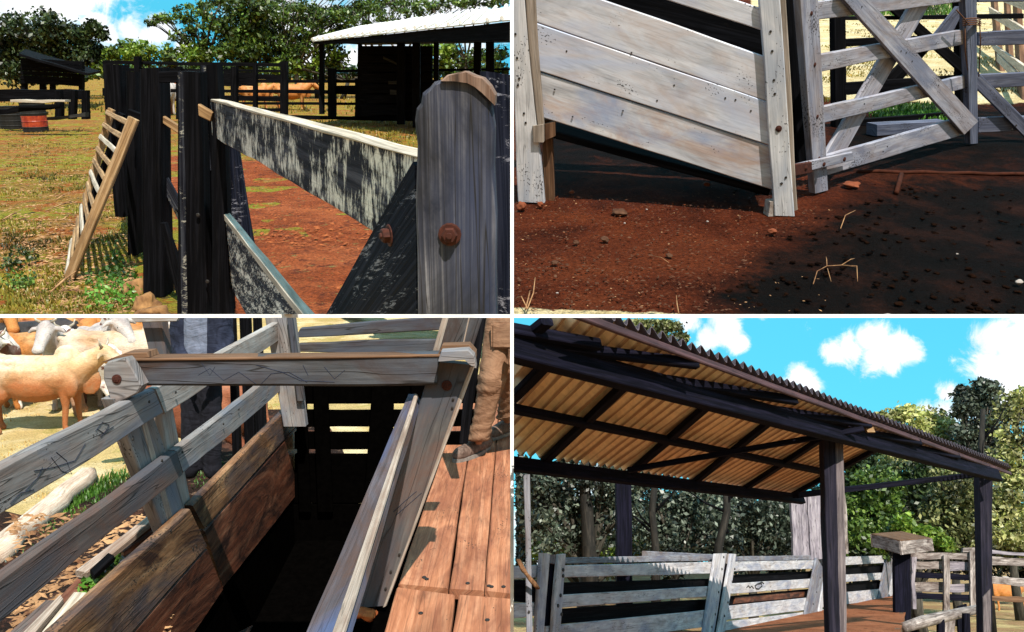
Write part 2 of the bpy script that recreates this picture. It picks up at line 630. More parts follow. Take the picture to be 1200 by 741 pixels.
# ---------------------------------------------------------------- vegetation, ground, rocks
def leaf_mesh(P, name, cen, nrm_bias, size, mat, parent=None, base=None, kind=None, asp=0.55, margin=50, up=0.3):
    """numpy leaf cloud: cen N x 3"""
    x, y, d = P.px(cen)
    x0, y0, x1, y1 = P.box
    ex = FPX * size / np.maximum(d, 0.1)
    k = (x > x0 + (GAP + ex if x0 > 0 else -margin)) & (x < x1 - (GAP + ex if x1 < 1200 else -margin))
    k &= (y > y0 + (GAP + ex if y0 > 0 else -margin)) & (y < y1 - (GAP + ex if y1 < 741 else -margin)) & (d > 0.2)
    cen = cen[k]
    N = len(cen)
    if N == 0: return None
    sz = (size * rng.uniform(0.4, 1.45, N))[:, None]
    a = rng.normal(size=(N, 3))
    a /= np.linalg.norm(a, axis=1)[:, None]
    n = rng.normal(size=(N, 3)) + np.array([0, 0, up])
    b = np.cross(a, n)
    b /= np.linalg.norm(b, axis=1)[:, None] + 1e-9
    V = np.empty((N, 4, 3))
    V[:, 0] = cen - a * sz
    V[:, 1] = cen + b * sz * asp
    V[:, 2] = cen + a * sz
    V[:, 3] = cen - b * sz * asp
    if parent is not None: base = INFO[parent.name][1]
    elif base is None: base = Vector((float(cen[:, 0].mean()), float(cen[:, 1].mean()), float(cen[:, 2].min())))
    V = V.reshape(-1, 3) - np.array(tuple(base))
    me = bpy.data.meshes.new(name)
    me.vertices.add(4 * N)
    me.vertices.foreach_set('co', V.ravel())
    me.loops.add(4 * N)
    me.loops.foreach_set('vertex_index', np.arange(4 * N, dtype=np.int32))
    me.polygons.add(N)
    me.polygons.foreach_set('loop_start', np.arange(0, 4 * N, 4, dtype=np.int32))
    me.polygons.foreach_set('loop_total', np.full(N, 4, dtype=np.int32))
    me.materials.append(mat)
    me.update(calc_edges=True)
    o = bpy.data.objects.new(name, me)
    col.objects.link(o)
    if parent is not None: o.parent = parent
    else: o.matrix_world = P.M @ Matrix.Translation(base)
    INFO[o.name] = (P, Vector(base))
    o['noclip'] = 1
    if kind: o['kind'] = kind
    return o


def cloud_pts(c, r, n, hollow=0.55):
    d = rng.normal(size=(n, 3))
    d /= np.linalg.norm(d, axis=1)[:, None]
    rad = rng.uniform(hollow ** 3, 1, n) ** (1 / 3)
    return np.array(tuple(c)) + d * rad[:, None] * np.array(r)


def tree(P, name, label, base, blobs, leaf, mat, bark, dens=900, depth=1.0, group=None, cat='tree', trunk_r=0.16, sub=7, limbs=True, hollow=0.3):
    """blobs in pixels (px, py, r_px[, ry_px]) at the tree's own distance; clumps of leaves are strewn over each"""
    base = Vector(base)
    mp = P.ray(600, (P.box[1] + P.box[3]) / 2)
    t = thing(P, name, label, cat, base, group)
    cs = []
    all_c = []
    for bb in blobs:
        px_, py_, r = bb[:3]
        ry = bb[3] if len(bb) > 3 else r
        c = P.at(px_, py_, base.y + random.uniform(-0.5, 0.5) * depth)
        m = c.y / FPX
        cs.append((c, r * m))
        # sub clumps
        for k in range(sub):
            o = cloud_pts(c, (r * m * 0.8, r * m * 0.8 * depth, ry * m * 0.8), 1, hollow)[0]
            rr = min(r, ry) * m * random.uniform(0.25, 0.62)
            nn = int(dens * (r * ry / 900.0) ** 0.8 / sub * 1.25 * random.uniform(0.5, 1.5))
            g_ = rng.normal(size=(max(6, nn), 3)) * 0.52
            all_c.append(np.array(tuple(o)) + g_ * np.array((rr * 1.25, rr * 1.25, rr * 0.75)))
        nn = int(dens * (r * ry / 900.0) ** 0.8 * 0.45)
        all_c.append(cloud_pts(c, (r * m * 1.05, r * m * depth, ry * m * 1.05), nn, 0.1))
    mb = MB()
    top = cs[0][0]
    for c, r in cs:
        if c.z > top.z: top = c
    cen = sum((c for c, r in cs), Vector()) / len(cs)
    fork = base.lerp(Vector((base.x * 0.6 + cen.x * 0.4, base.y, cen.z)), 0.45)
    mid = base.lerp(fork, 0.5) + Vector((random.uniform(-0.1, 0.1), 0, 0))
    mb.tube([base - Vector((0, 0, 0.2)), mid, fork], [trunk_r * 1.3, trunk_r, trunk_r * 0.8], n=8)
    if limbs:
        for c, r in cs:
            e = c + Vector((0, 0, r * 0.3))
            m_ = fork.lerp(e, 0.5) + Vector((random.uniform(-1, 1), random.uniform(-1, 1), random.uniform(0, 1))) * r * 0.25
            mb.tube([fork, m_, e], [trunk_r * 0.55, trunk_r * 0.32, trunk_r * 0.08], n=5)
            for q in range(3):
                e2 = c + Vector((random.uniform(-1, 1), random.uniform(-1, 1), random.uniform(-0.4, 1))) * r * 0.8
                mb.tube([m_, m_.lerp(e2, 0.5) + Vector((0, 0, r * 0.1)), e2], [trunk_r * 0.2, trunk_r * 0.12, trunk_r * 0.04], n=4)
    mb.build(P, 'trunk', bark, t, smooth=True)
    leaf_mesh(P, 'crown', np.concatenate(all_c), None, leaf, mat, t)
    return t


def ground_sheet(P, name, x0, x1, y0, y1, z, mat, amp=0.02, nx=60, ny=60, near=None, pw=2.0, base=(0, 5, 0)):
    vs, fs = [], []
    for j in range(ny + 1):
        f = (j / ny) ** pw
        y = y0 + (y1 - y0) * f
        for i in range(nx + 1):
            x = x0 + (x1 - x0) * i / nx
            zz = z + amp * (noise.noise(Vector((x * 0.9, y * 0.9, 0))) + 0.5 * noise.noise(Vector((x * 3.1, y * 3.1, 4))))
            vs.append((x, y, zz))
    for j in range(ny):
        for i in range(nx):
            a = j * (nx + 1) + i
            fs.append((a, a + 1, a + nx + 2, a + nx + 1))
    o = link(P, name, vs, fs, mat, base=Vector(base), smooth=True)
    o['kind'] = 'structure'
    return o


def inside(poly, x, y):
    c = False
    n = len(poly)
    for i in range(n):
        x1, y1 = poly[i]
        x2, y2 = poly[(i + 1) % n]
        if (y1 > y) != (y2 > y) and x < (x2 - x1) * (y - y1) / (y2 - y1) + x1: c = not c
    return c


def edge_dist(poly, x, y):
    d = 1e9
    n = len(poly)
    for i in range(n):
        x1, y1 = poly[i]
        x2, y2 = poly[(i + 1) % n]
        dx, dy = x2 - x1, y2 - y1
        t_ = max(0, min(1, ((x - x1) * dx + (y - y1) * dy) / (dx * dx + dy * dy + 1e-9)))
        d = min(d, math.hypot(x - x1 - dx * t_, y - y1 - dy * t_))
    return d if inside(poly, x, y) else -d


def zoned_sheet(P, name, px0, px1, py0, py1, nx, ny, mat, zones, amp=0.012, z=0.0, base=(2, 4, 0)):
    """zones: {attribute: ([polygons in pixels], softness)}"""
    vs, fs = [], []
    at_ = {k: [] for k in zones}
    for j in range(ny + 1):
        y = py1 + (py0 - py1) * (j / ny) ** 0.8
        for i in range(nx + 1):
            x = px0 + (px1 - px0) * i / nx
            p = P.ground(x, y, z)
            p.z += amp * (noise.noise(Vector((p.x * 0.9, p.y * 0.9, 0))) + 0.5 * noise.noise(Vector((p.x * 3.1, p.y * 3.1, 4))) + 0.25 * noise.noise(Vector((p.x * 13, p.y * 13, 4))))
            vs.append(p)
            for k, (polys, soft) in zones.items():
                d = max(edge_dist(q, x, y) for q in polys)
                at_[k].append(max(0.0, min(1.0, 0.5 + d / soft)))
    for j in range(ny):
        for i in range(nx):
            a = j * (nx + 1) + i
            fs.append((a, a + 1, a + nx + 2, a + nx + 1))
    o = link(P, name, vs, fs, mat, base=Vector(base), smooth=True)
    if o.data.polygons[0].normal.z < 0: o.data.flip_normals()
    for k in zones:
        at2 = o.data.attributes.new(k, 'FLOAT', 'POINT')
        at2.data.foreach_set('value', at_[k])
    o['kind'] = 'structure'
    return o


def scatter(P, rect, n, z=0.0, clus=None, thr=0.0):
    """random ground points under a pixel rectangle (uniform in the picture)"""
    out = []
    x0, y0, x1, y1 = rect
    tries = 0
    while len(out) < n and tries < n * 8:
        tries += 1
        p = P.ground(random.uniform(x0, x1), random.uniform(y0, y1), z)
        if clus and noise.noise(Vector((p.x * clus, p.y * clus, 3))) < thr: continue
        out.append(p)
    return out


def blades(P, name, pts, h, mat, parent=None, w=0.008, per=6, spread=0.05, lean=0.6, label=None, cat=None, kind='stuff'):
    vs, fs = [], []
    for p in pts:
        hh = h * random.uniform(0.5, 1.3)
        for k in range(per):
            a = random.uniform(0, 6.283)
            r = random.uniform(0, spread)
            q = Vector((p.x + r * math.cos(a), p.y + r * math.sin(a), p.z - 0.01))
            a2 = random.uniform(0, 6.283)
            l = random.uniform(0.1, lean)
            tip = q + Vector((math.cos(a2) * l, math.sin(a2) * l, 1)).normalized() * hh * random.uniform(0.6, 1.1)
            md = q.lerp(tip, 0.55) + Vector((0, 0, hh * 0.12))
            s_ = Vector((math.cos(a2 + 1.57), math.sin(a2 + 1.57), 0)) * w
            b = len(vs)
            vs += [q - s_, q + s_, md + s_ * 0.7, md - s_ * 0.7, tip]
            fs += [(b, b + 1, b + 2, b + 3), (b + 3, b + 2, b + 4)]
    o = link(P, name, vs, fs, mat, parent)
    if parent is None: tag(o, label, cat, kind=kind)
    return o


def rock(P, c, r, mat, label, seed=0, flat=0.65, group=None, name='rock', cat='rock', rz=0, ell=1.0):
    c = Vector(c)
    o = MB().blob(c + Vector((0, 0, r * flat * 0.35)), (r * ell, r, r * flat), seed=seed, sub=3, rough=0.55, f=1.3).build(P, name, mat, base=c, smooth=True)
    tag(o, label, cat, group)
    return o


def chips(P, name, pts, size, mat, label, cat, flat=True):
    """flat litter lying on the ground, one stuff object"""
    vs, fs = [], []
    for p in pts:
        a = random.uniform(0, 6.28)
        l = size * random.uniform(0.4, 1.6)
        w = l * random.uniform(0.15, 0.6)
        u = Vector((math.cos(a), math.sin(a), random.uniform(-0.25, 0.25))) * l
        v = Vector((-math.sin(a), math.cos(a), random.uniform(-0.3, 0.3))) * w
        z = Vector((0, 0, size * 0.25 + 0.004))
        b = len(vs)
        q = Vector(p) + z
        vs += [q - u, q - v, q + u, q + v, q + Vector((0, 0, w * 0.6))]
        fs += [(b, b + 1, b + 4), (b + 1, b + 2, b + 4), (b + 2, b + 3, b + 4), (b + 3, b, b + 4)]
    o = link(P, name, vs, fs, mat)
    tag(o, label, cat, kind='stuff')
    return o


# ---------------------------------------------------------------- organic bodies (voxel-remeshed, one continuous mesh)
def capsule(bm, a, b, ra, rb, n=10):
    a, b = Vector(a), Vector(b)
    d = b - a
    L = d.length
    q = d.to_track_quat('Z', 'Y').to_matrix()
    rings = []
    prof = [(-ra * 0.94, ra * 0.34), (-ra * 0.7, ra * 0.71), (0, ra), (L * 0.5, (ra + rb) / 2), (L, rb), (L + rb * 0.7, rb * 0.71), (L + rb * 0.94, rb * 0.34)]
    for (z, r) in prof:
        rings.append([bm.verts.new(a + q @ Vector((math.cos(2 * math.pi * k / n) * r, math.sin(2 * math.pi * k / n) * r, z))) for k in range(n)])
    for i in range(len(rings) - 1):
        for k in range(n):
            bm.faces.new((rings[i][k], rings[i][(k + 1) % n], rings[i + 1][(k + 1) % n], rings[i + 1][k]))
    bm.faces.new(rings[0][::-1])
    bm.faces.new(rings[-1])


def ellipsoid(bm, c, r, rot=None):
    M = Matrix.Translation(c)
    if rot is not None: M = M @ rot
    M = M @ Matrix.Diagonal((r[0], r[1], r[2], 1))
    bmesh.ops.create_icosphere(bm, subdivisions=3, radius=1.0, matrix=M)


def remeshed(bm, voxel, smooth=3, name='body'):
    me = bpy.data.meshes.new(name)
    bm.to_mesh(me)
    bm.free()
    o = bpy.data.objects.new('tmp', me)
    col.objects.link(o)
    m = o.modifiers.new('r', 'REMESH')
    m.mode = 'VOXEL'
    m.voxel_size = voxel
    m.use_smooth_shade = True
    if smooth:
        s = o.modifiers.new('s', 'SMOOTH')
        s.factor = 0.5
        s.iterations = smooth
    dg = bpy.context.evaluated_depsgraph_get()
    out = bpy.data.meshes.new_from_object(o.evaluated_get(dg))
    out.name = name
    bpy.data.objects.remove(o)
    bpy.data.meshes.remove(me)
    return out
# ---------------------------------------------------------------- shared materials
M = {}
M['black_post'] = wood('backlit_black_timber', (0.0015, 0.0015, 0.002), (0.003, 0.003, 0.004), (0.010, 0.010, 0.013), spec=0.04)  # dark of backlit posts and shaded interiors put into the colour
M['lichen_rail'] = wood('lichened_rail_timber', (0.006, 0.006, 0.009), (0.022, 0.022, 0.032), (0.09, 0.09, 0.115), lichen=(0.70, 0.66, 0.60), lamt=0.95, spec=0.05)
M['lichen_low'] = wood('dark_rail_timber', (0.006, 0.006, 0.009), (0.016, 0.017, 0.024), (0.07, 0.075, 0.09), lichen=(0.3, 0.29, 0.25), lamt=0.3, spec=0.03)
M['grey_post'] = wood('split_grey_post', (0.010, 0.010, 0.014), (0.055, 0.055, 0.07), (0.26, 0.25, 0.27), stain=(0.008, 0.008, 0.011), stain_amt=0.95, blue=(0.03, 0.04, 0.085), crack=1.0, grain=2.0, spots=0.5)
M['navy_post'] = wood('dark_blue_post', (0.002, 0.002, 0.005), (0.006, 0.008, 0.016), (0.03, 0.033, 0.055), crack=0.8, spec=0.04, lichen=(0.2, 0.2, 0.24), lamt=0.25)
M['top_brown'] = wood('rotten_post_top', (0.03, 0.018, 0.012), (0.14, 0.08, 0.055), (0.35, 0.24, 0.19), crack=0.6)
M['tan'] = wood('fresh_tan_timber', (0.14, 0.075, 0.03), (0.34, 0.20, 0.09), (0.55, 0.38, 0.22), stain=(0.05, 0.02, 0.01), stain_amt=0.4)
M['pale'] = wood('pale_dry_timber', (0.25, 0.2, 0.15), (0.45, 0.38, 0.3), (0.65, 0.58, 0.5))
M['rust'] = plain('rusty_bolt', (0.065, 0.018, 0.011), 0.8, 0.2, c2=(0.03, 0.010, 0.007), scale=60, bmp=0.4)
M['dark_iron'] = plain('dark_nail', (0.02, 0.016, 0.014), 0.6, 0.4)
M['red_paint'] = plain('red_painted_steel', (0.40, 0.055, 0.015), 0.5, 0.4, c2=(0.2, 0.015, 0.01), scale=8)
M['soot'] = plain('sooty_steel', (0.012, 0.011, 0.01), 0.7, 0.3)
M['zinc'] = plain('zinc_roof_sheet', (0.80, 0.80, 0.78), 0.45, 0.5, c2=(0.62, 0.6, 0.55), scale=1.5)
M['bark'] = wood('tree_bark', (0.012, 0.01, 0.008), (0.035, 0.03, 0.022), (0.10, 0.085, 0.065), grain=0.3)
M['bark_pale'] = wood('pale_tree_bark', (0.05, 0.045, 0.035), (0.14, 0.12, 0.10), (0.30, 0.27, 0.23), grain=0.3)
M['leaf_dark'] = foliage_mat('dark_foliage', [(0.006, 0.014, 0.004), (0.016, 0.032, 0.008), (0.04, 0.065, 0.018), (0.085, 0.12, 0.04)])
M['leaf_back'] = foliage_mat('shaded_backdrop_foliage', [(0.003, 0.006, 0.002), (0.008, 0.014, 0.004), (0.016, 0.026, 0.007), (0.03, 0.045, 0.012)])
M['leaf_mid'] = foliage_mat('mid_foliage', [(0.015, 0.034, 0.006), (0.04, 0.085, 0.012), (0.085, 0.15, 0.02), (0.16, 0.23, 0.045)])
M['leaf_lime'] = foliage_mat('bright_foliage', [(0.05, 0.11, 0.010), (0.10, 0.19, 0.018), (0.2, 0.3, 0.035), (0.3, 0.38, 0.07)], transl=0.4)
M['leaf_grey'] = foliage_mat('glossy_grey_foliage', [(0.010, 0.016, 0.010), (0.03, 0.042, 0.028), (0.08, 0.10, 0.07), (0.19, 0.22, 0.17)], rough=0.4)
M['leaf_olive'] = foliage_mat('olive_foliage', [(0.04, 0.05, 0.012), (0.10, 0.12, 0.035), (0.2, 0.21, 0.075), (0.34, 0.34, 0.16)])
M['straw'] = plain('dry_straw', (0.60, 0.44, 0.18), 0.8, 0.2, c2=(0.35, 0.2, 0.06))
M['grass_y'] = foliage_mat('yellow_green_grass', [(0.13, 0.13, 0.015), (0.23, 0.20, 0.02), (0.32, 0.20, 0.04), (0.09, 0.12, 0.015)], transl=0.3)
M['grass_g'] = foliage_mat('green_grass', [(0.04, 0.12, 0.01), (0.08, 0.2, 0.02), (0.13, 0.26, 0.04)], transl=0.3)
M['litter'] = plain('leaf_litter', (0.42, 0.24, 0.12), 0.9, 0.1, c2=(0.10, 0.04, 0.02), scale=6)
M['litter_dark'] = plain('dung_and_bark_litter', (0.04, 0.016, 0.008), 0.95, 0.1, c2=(0.012, 0.006, 0.004), scale=6)
M['ochre'] = plain('ochre_rock', (0.36, 0.19, 0.075), 0.9, 0.2, c2=(0.10, 0.045, 0.02), scale=7, bmp=0.8)


def tilecap(): pass


# ---------------------------------------------------------------- cattle
def cow_mesh(pose='level', hump=0.13, size=1.0, turn=0.0, step=0.0):
    bm = bmesh.new()
    hz = {'level': 1.30, 'low': 1.02, 'high': 1.5}[pose]
    capsule(bm, (-0.52, 0, 0.98), (0.42, 0, 0.94), 0.31, 0.33, 16)
    ellipsoid(bm, (-0.05, 0, 0.82), (0.56, 0.35, 0.32))
    for s_ in (-1, 1):
        ellipsoid(bm, (-0.36, s_ * 0.2, 1.2), (0.12, 0.07, 0.06))
        ellipsoid(bm, (-0.86, s_ * 0.11, 1.2), (0.06, 0.06, 0.06))
        ellipsoid(bm, (0.56, s_ * 0.2, 0.82), (0.12, 0.09, 0.22))
    ellipsoid(bm, (-0.66, 0, 1.05), (0.27, 0.27, 0.27))
    ellipsoid(bm, (-0.82, 0, 1.0), (0.14, 0.19, 0.22))
    ellipsoid(bm, (-0.55, 0.17, 1.18), (0.10, 0.08, 0.09))
    ellipsoid(bm, (-0.55, -0.17, 1.18), (0.10, 0.08, 0.09))
    ellipsoid(bm, (0.46, 0, 1.0), (0.27, 0.25, 0.37))
    ellipsoid(bm, (0.45, 0, 1.30), (0.2, 0.09, hump + 0.02))
    ct, st = math.cos(turn), math.sin(turn)
    nb = Vector((0.62, 0, 1.06))
    poll = Vector((0.62 + 0.42 * ct, 0.42 * st, hz + 0.02))
    capsule(bm, nb, nb.lerp(poll, 0.55), 0.24, 0.17, 12)
    capsule(bm, nb.lerp(poll, 0.45), poll, 0.185, 0.13, 12)
    ellipsoid(bm, (0.72 + 0.05 * ct, 0.1 * st, 0.86), (0.2, 0.045, 0.26))
    dz = -0.34 if pose != 'low' else -0.44
    fwd = Vector((ct, st, 0))
    mz = poll + fwd * 0.40 + Vector((0, 0, dz * 0.9))
    capsule(bm, poll, poll.lerp(mz, 0.45), 0.135, 0.112, 12)
    capsule(bm, poll.lerp(mz, 0.45), mz, 0.105, 0.082, 12)
    ellipsoid(bm, mz, (0.09, 0.095, 0.08))
    ellipsoid(bm, poll.lerp(mz, 0.3) + Vector((0, 0, -0.1)), (0.1, 0.07, 0.09))
    sd_ = Vector((-st, ct, 0))
    for s_ in (-1, 1):
        e = poll + sd_ * s_ * 0.2 + Vector((0, 0, -0.02))
        capsule(bm, poll + sd_ * s_ * 0.09, e, 0.035, 0.05, 8)
        capsule(bm, e, e + sd_ * s_ * 0.07 + Vector((0, 0, -0.05)), 0.045, 0.025, 8)
        y = 0.16 * s_
        k = step * s_
        capsule(bm, (0.45, y, 0.84), (0.47 + k * 0.5, y, 0.48), 0.125, 0.062, 10)
        capsule(bm, (0.47 + k * 0.5, y, 0.48), (0.46 + k, y, 0.12), 0.058, 0.042, 10)
        capsule(bm, (0.46 + k, y, 0.12), (0.49 + k, y, 0.05), 0.045, 0.055, 10)
        k = -k
        capsule(bm, (-0.66, y, 0.98), (-0.56 + k * 0.4, y * 1.1, 0.66), 0.18, 0.115, 10)
        capsule(bm, (-0.56 + k * 0.4, y * 1.1, 0.66), (-0.76 + k * 0.7, y, 0.43), 0.10, 0.058, 10)
        capsule(bm, (-0.76 + k * 0.7, y, 0.43), (-0.71 + k, y, 0.12), 0.052, 0.042, 10)
        capsule(bm, (-0.71 + k, y, 0.12), (-0.68 + k, y, 0.05), 0.045, 0.055, 10)
    capsule(bm, (-0.92, 0, 1.14), (-0.99, 0.02, 0.8), 0.035, 0.028, 8)
    capsule(bm, (-0.99, 0.02, 0.8), (-0.98, 0.03, 0.5), 0.028, 0.05, 8)
    me = remeshed(bm, 0.024, 4, 'body')
    return me, dict(poll=poll, mz=mz, fwd=fwd, side=sd_)


def hide(name, base, second, face=None, lo=0.45, hi=0.6, scale=1.6, grad=None, rough=0.6):
    """coat colours in large patches; legs and belly may carry the second colour"""
    m, t, b = nt(name, rough, 0.3)
    o = t.nodes.new('ShaderNodeTexCoord').outputs['Object']
    n = noise_n(t, o, scale, 3, 0.55, 0.3)
    sep = t.nodes.new('ShaderNodeSeparateXYZ')
    t.links.new(o, sep.inputs[0])
    f = ramp(t, n, [(lo, 0.0), (hi, 1.0)])
    c = mixc(t, f, base, second)
    if grad:   # lower flanks, shoulder and head
        a = t.nodes.new('ShaderNodeMath'); a.operation = 'MULTIPLY_ADD'
        t.links.new(n, a.inputs[0]); a.inputs[1].default_value = 0.9
        t.links.new(sep.outputs[2], a.inputs[2])
        mr = t.nodes.new('ShaderNodeMapRange')
        mr.inputs[1].default_value = 1.18
        mr.inputs[2].default_value = 1.55
        mr.inputs[3].default_value = 1.0
        mr.inputs[4].default_value = 0.0
        t.links.new(a.outputs[0], mr.inputs[0])
        c = mixc(t, mr.outputs[0], c, grad)
    hr = noise_n(t, mapping(t, o, (8, 8, 30)), 3.0, 5, 0.7)
    c = mixc(t, 0.8, c, ramp(t, hr, [(0.3, 0.6), (0.65, 1.12)]), 'MULTIPLY')
    dt = noise_n(t, mapping(t, o, (1, 1, 1), (4, 4, 4)), 5.0, 5, 0.65, 0.3)
    c = mixc(t, ramp(t, dt, [(0.5, 0.0), (0.68, 0.55)]), c, tuple(x * 0.45 for x in base))
    t.links.new(c, b.inputs['Base Color'])
    mu = noise_n(t, mapping(t, o, (5, 5, 2.2)), 1.0, 4, 0.6, 0.5)
    ad = t.nodes.new('ShaderNodeMath'); ad.operation = 'MULTIPLY_ADD'
    t.links.new(mu, ad.inputs[0]); ad.inputs[1].default_value = 2.0
    t.links.new(hr, ad.inputs[2])
    bump(t, b, ad.outputs[0], 0.55, 0.03)
    return m


M['hide_tan'] = hide('tan_and_cream_hide', (0.60, 0.38, 0.20), (0.66, 0.52, 0.38), grad=(0.36, 0.12, 0.04))
M['hide_white'] = hide('grey_white_hide', (0.52, 0.46, 0.43), (0.26, 0.21, 0.21), lo=0.5, hi=0.66)
M['hide_cream'] = hide('cream_hide', (0.58, 0.47, 0.37), (0.46, 0.28, 0.16), lo=0.46, hi=0.62, grad=(0.36, 0.2, 0.12))
M['hide_orange'] = hide('orange_hide', (0.46, 0.17, 0.04), (0.56, 0.32, 0.14), lo=0.5, hi=0.68)
M['hide_brown'] = hide('red_brown_hide', (0.20, 0.055, 0.022), (0.36, 0.13, 0.06))
M['hide_black'] = hide('black_hide', (0.02, 0.016, 0.016), (0.06, 0.045, 0.045))
M['hide_patch'] = hide('brown_and_white_hide', (0.68, 0.62, 0.56), (0.16, 0.06, 0.04), lo=0.5, hi=0.54, scale=2.4)
M['horn'] = plain('horn', (0.42, 0.36, 0.28), 0.4, 0.5)
M['eye'] = plain('dark_eye', (0.01, 0.008, 0.007), 0.1, 0.6)
COWS = {}


def cow(P, base, yaw, mat, label, scale=1.0, kind='level', group=None, name='cow', turn=0.0, step=0.0, horns=True):
    key = (kind, round(turn, 2), step)
    if key not in COWS: COWS[key] = cow_mesh(kind, turn=turn, step=step)
    me, g = COWS[key]
    me = me.copy()
    me.materials.clear()
    me.materials.append(mat)
    t = thing(P, name, label, 'cow', base, group)
    t.matrix_world = P.M @ Matrix.Translation(base) @ Matrix.Rotation(yaw, 4, 'Z') @ Matrix.Scale(scale, 4)
    t['xf'] = 1
    o = bpy.data.objects.new('body', me)
    col.objects.link(o)
    o.parent = t
    INFO[o.name] = (P, Vector(base))
    poll, mz, fwd, side = g['poll'], g['mz'], g['fwd'], g['side']
    for s_ in (-1, 1):
        e = poll.lerp(mz, 0.38) + side * s_ * 0.095 + Vector((0, 0, 0.025))
        mb = MB().blob(e + Vector(base), 0.022, sub=1, rough=0)
        mb.build(P, 'eye', M['eye'], t, smooth=True)
        if horns:
            h0 = poll + side * s_ * 0.07 + Vector((0, 0, 0.09)) + Vector(base)
            MB().tube([h0, h0 + side * s_ * 0.08 + Vector((0, 0, 0.05)), h0 + side * s_ * 0.11 + Vector((0, 0, 0.15))], [0.026, 0.02, 0.006], 7).build(P, 'horn', M['horn'], t, smooth=True)
    return t


def polyboard(P, name, plane, pts, t, mat, parent=None, ch=0.01, vertical=True, S=1.0, label=None):
    """extruded outline (convex-ish) on a plane, chamfered front edge"""
    q = [P.hit(p[0], p[1], plane) if len(p) == 2 else Vector(p) for p in pts]
    n = plane[1].normalized()
    cen = sum(q, Vector()) / len(q)
    N = len(q)
    up = Vector((0, 0, 1)) - n * n.z
    up.normalize()
    sx = up.cross(n)
    mb = MB()
    o = random.uniform(0, 20)
    A = [p + (cen - p).normalized() * ch for p in q]
    B = [p - n * ch for p in q]
    C = [p - n * t for p in q]
    mb.v = A + B + C
    def uv(p, e=0.0):
        a, b = (p - cen).dot(up), (p - cen).dot(sx)
        return (a + o, b + o + e) if vertical else (b + o, a + o + e)
    area = sum(((q[i].dot(sx)) * (q[(i + 1) % N].dot(up)) - (q[(i + 1) % N].dot(sx)) * (q[i].dot(up))) for i in range(N))
    fr = list(range(N))
    if area > 0: fr = fr[::-1]
    mb.quad_uv(fr, [uv(mb.v[i]) for i in fr])
    bk = [2 * N + i for i in fr][::-1]
    mb.quad_uv(bk, [uv(mb.v[i]) for i in bk])
    for i in range(N):
        j = (i + 1) % N
        for (a, b, e1, e2) in ((0, N, 0, -0.01), (N, 2 * N, -0.01, -0.01 - t)):
            ids = [a + i, a + j, b + j, b + i]
            if area <= 0: ids = ids[::-1]
            mb.quad_uv(ids, [uv(mb.v[k], e2 if k >= b else e1) for k in ids])
    ob = mb.build(P, name, mat, parent)
    if label: ob['label'] = label
    return ob


# ================================================================ TOP LEFT: pen rails seen from the corner post
P = TL
ylane = lambda b: b
M['tl_ground'] = ground_mat('trampled_grass_ground', [(1.2, 0, 0, (0.29, 0.14, 0.03)), (0.45, 0.43, 0.54, (0.21, 0.19, 0.018)), (2.6, 0.50, 0.58, (0.27, 0.075, 0.016)), (7.0, 0.56, 0.62, (0.36, 0.22, 0.08)), (6.0, 0.57, 0.62, (0.05, 0.035, 0.012))], bmp=1.0, S=SU, fine=(0.35, 1.4))
M['tl_red'] = ground_mat('red_pen_soil', [(2.2, 0, 0, (0.29, 0.066, 0.020)), (1.1, 0.48, 0.60, (0.33, 0.088, 0.030)), (5.5, 0.54, 0.62, (0.13, 0.032, 0.014)), (9.0, 0.62, 0.66, (0.22, 0.17, 0.06))], bmp=1.0, S=SU, fine=(0.3, 1.45))
g = ground_sheet(P, 'ground', -420, 4, 4.6, 1500, 0.0, M['tl_ground'], amp=0.05, nx=300, ny=120, pw=4.0, base=(-8, 20, 0))
# fence line
fY0 = 5.0
a0 = P.at(250, 140, fY0); a0.z = 0
vp = P.ray(127, P.hy); vp.z = 0
vp = vp / vp.y
FP = P.vplane(a0, a0 + vp)
fx = lambda y: a0.x + vp.x * (y - fY0)
vs, fs = [], []
NX, NY = 24, 40
for j in range(NY + 1):
    y = 4.4 + (16.5 - 4.4) * (j / NY) ** 1.3
    for i in range(NX + 1):
        f = i / NX
        l = fx(y) + 0.12 * noise.noise(Vector((y * 2, 0, 0)))
        r = 4.0
        yy = y + (0.8 * noise.noise(Vector((f * 9, 3, 0))) if j == NY else 0)
        x = l + (r - l) * f
        vs.append((x, yy, 0.012 + 0.05 * (noise.noise(Vector((x * 0.9, yy * 0.9, 0))) + 0.5 * noise.noise(Vector((x * 3.1, yy * 3.1, 4))))))
for j in range(NY):
    for i in range(NX):
        a = j * (NX + 1) + i
        fs.append((a, a + 1, a + NX + 2, a + NX + 1))
o = link(P, 'red_soil_ground', vs, fs, M['tl_red'], base=(0, 8, 0), smooth=True)
o['kind'] = 'structure'

# near fence along the pen
fence = thing(P, 'rail_fence', 'weathered rail fence of black posts and lichen-streaked boards running away from the round-topped post', 'fence', Vector((a0.x, fY0, 0)))
YP = P.Y
def upost(name, xb0, xb1, yb, xt0, xt1, yt, Y, t, mat, parent, lab=None, nu=10, wob=0.009, base=None):
    return board(P, name, YP(Y), [(xb0, yb), (xt0, yt), (xt1, yt), (xb1, yb)], t, mat, parent, base=base, nu=nu, wob=wob, ch=0.012, ragged=0.015, label=lab)
upost('post', 208, 243, 395, 207, 234, 82, 5.15, 0.14, M['black_post'], fence)
upost('post', 240, 270, 395, 234, 254, 76, 5.35, 0.14, M['black_post'], fence)
upost('post', 248, 270, 395, 248, 262, 118, 4.9, 0.10, M['black_post'], fence)
upost('post', 167, 192, 350, 163, 186, 80, 5.9, 0.2, M['black_post'], fence)
upost('post', 149, 159, 300, 147, 158, 82, 7.2, 0.2, M['black_post'], fence)
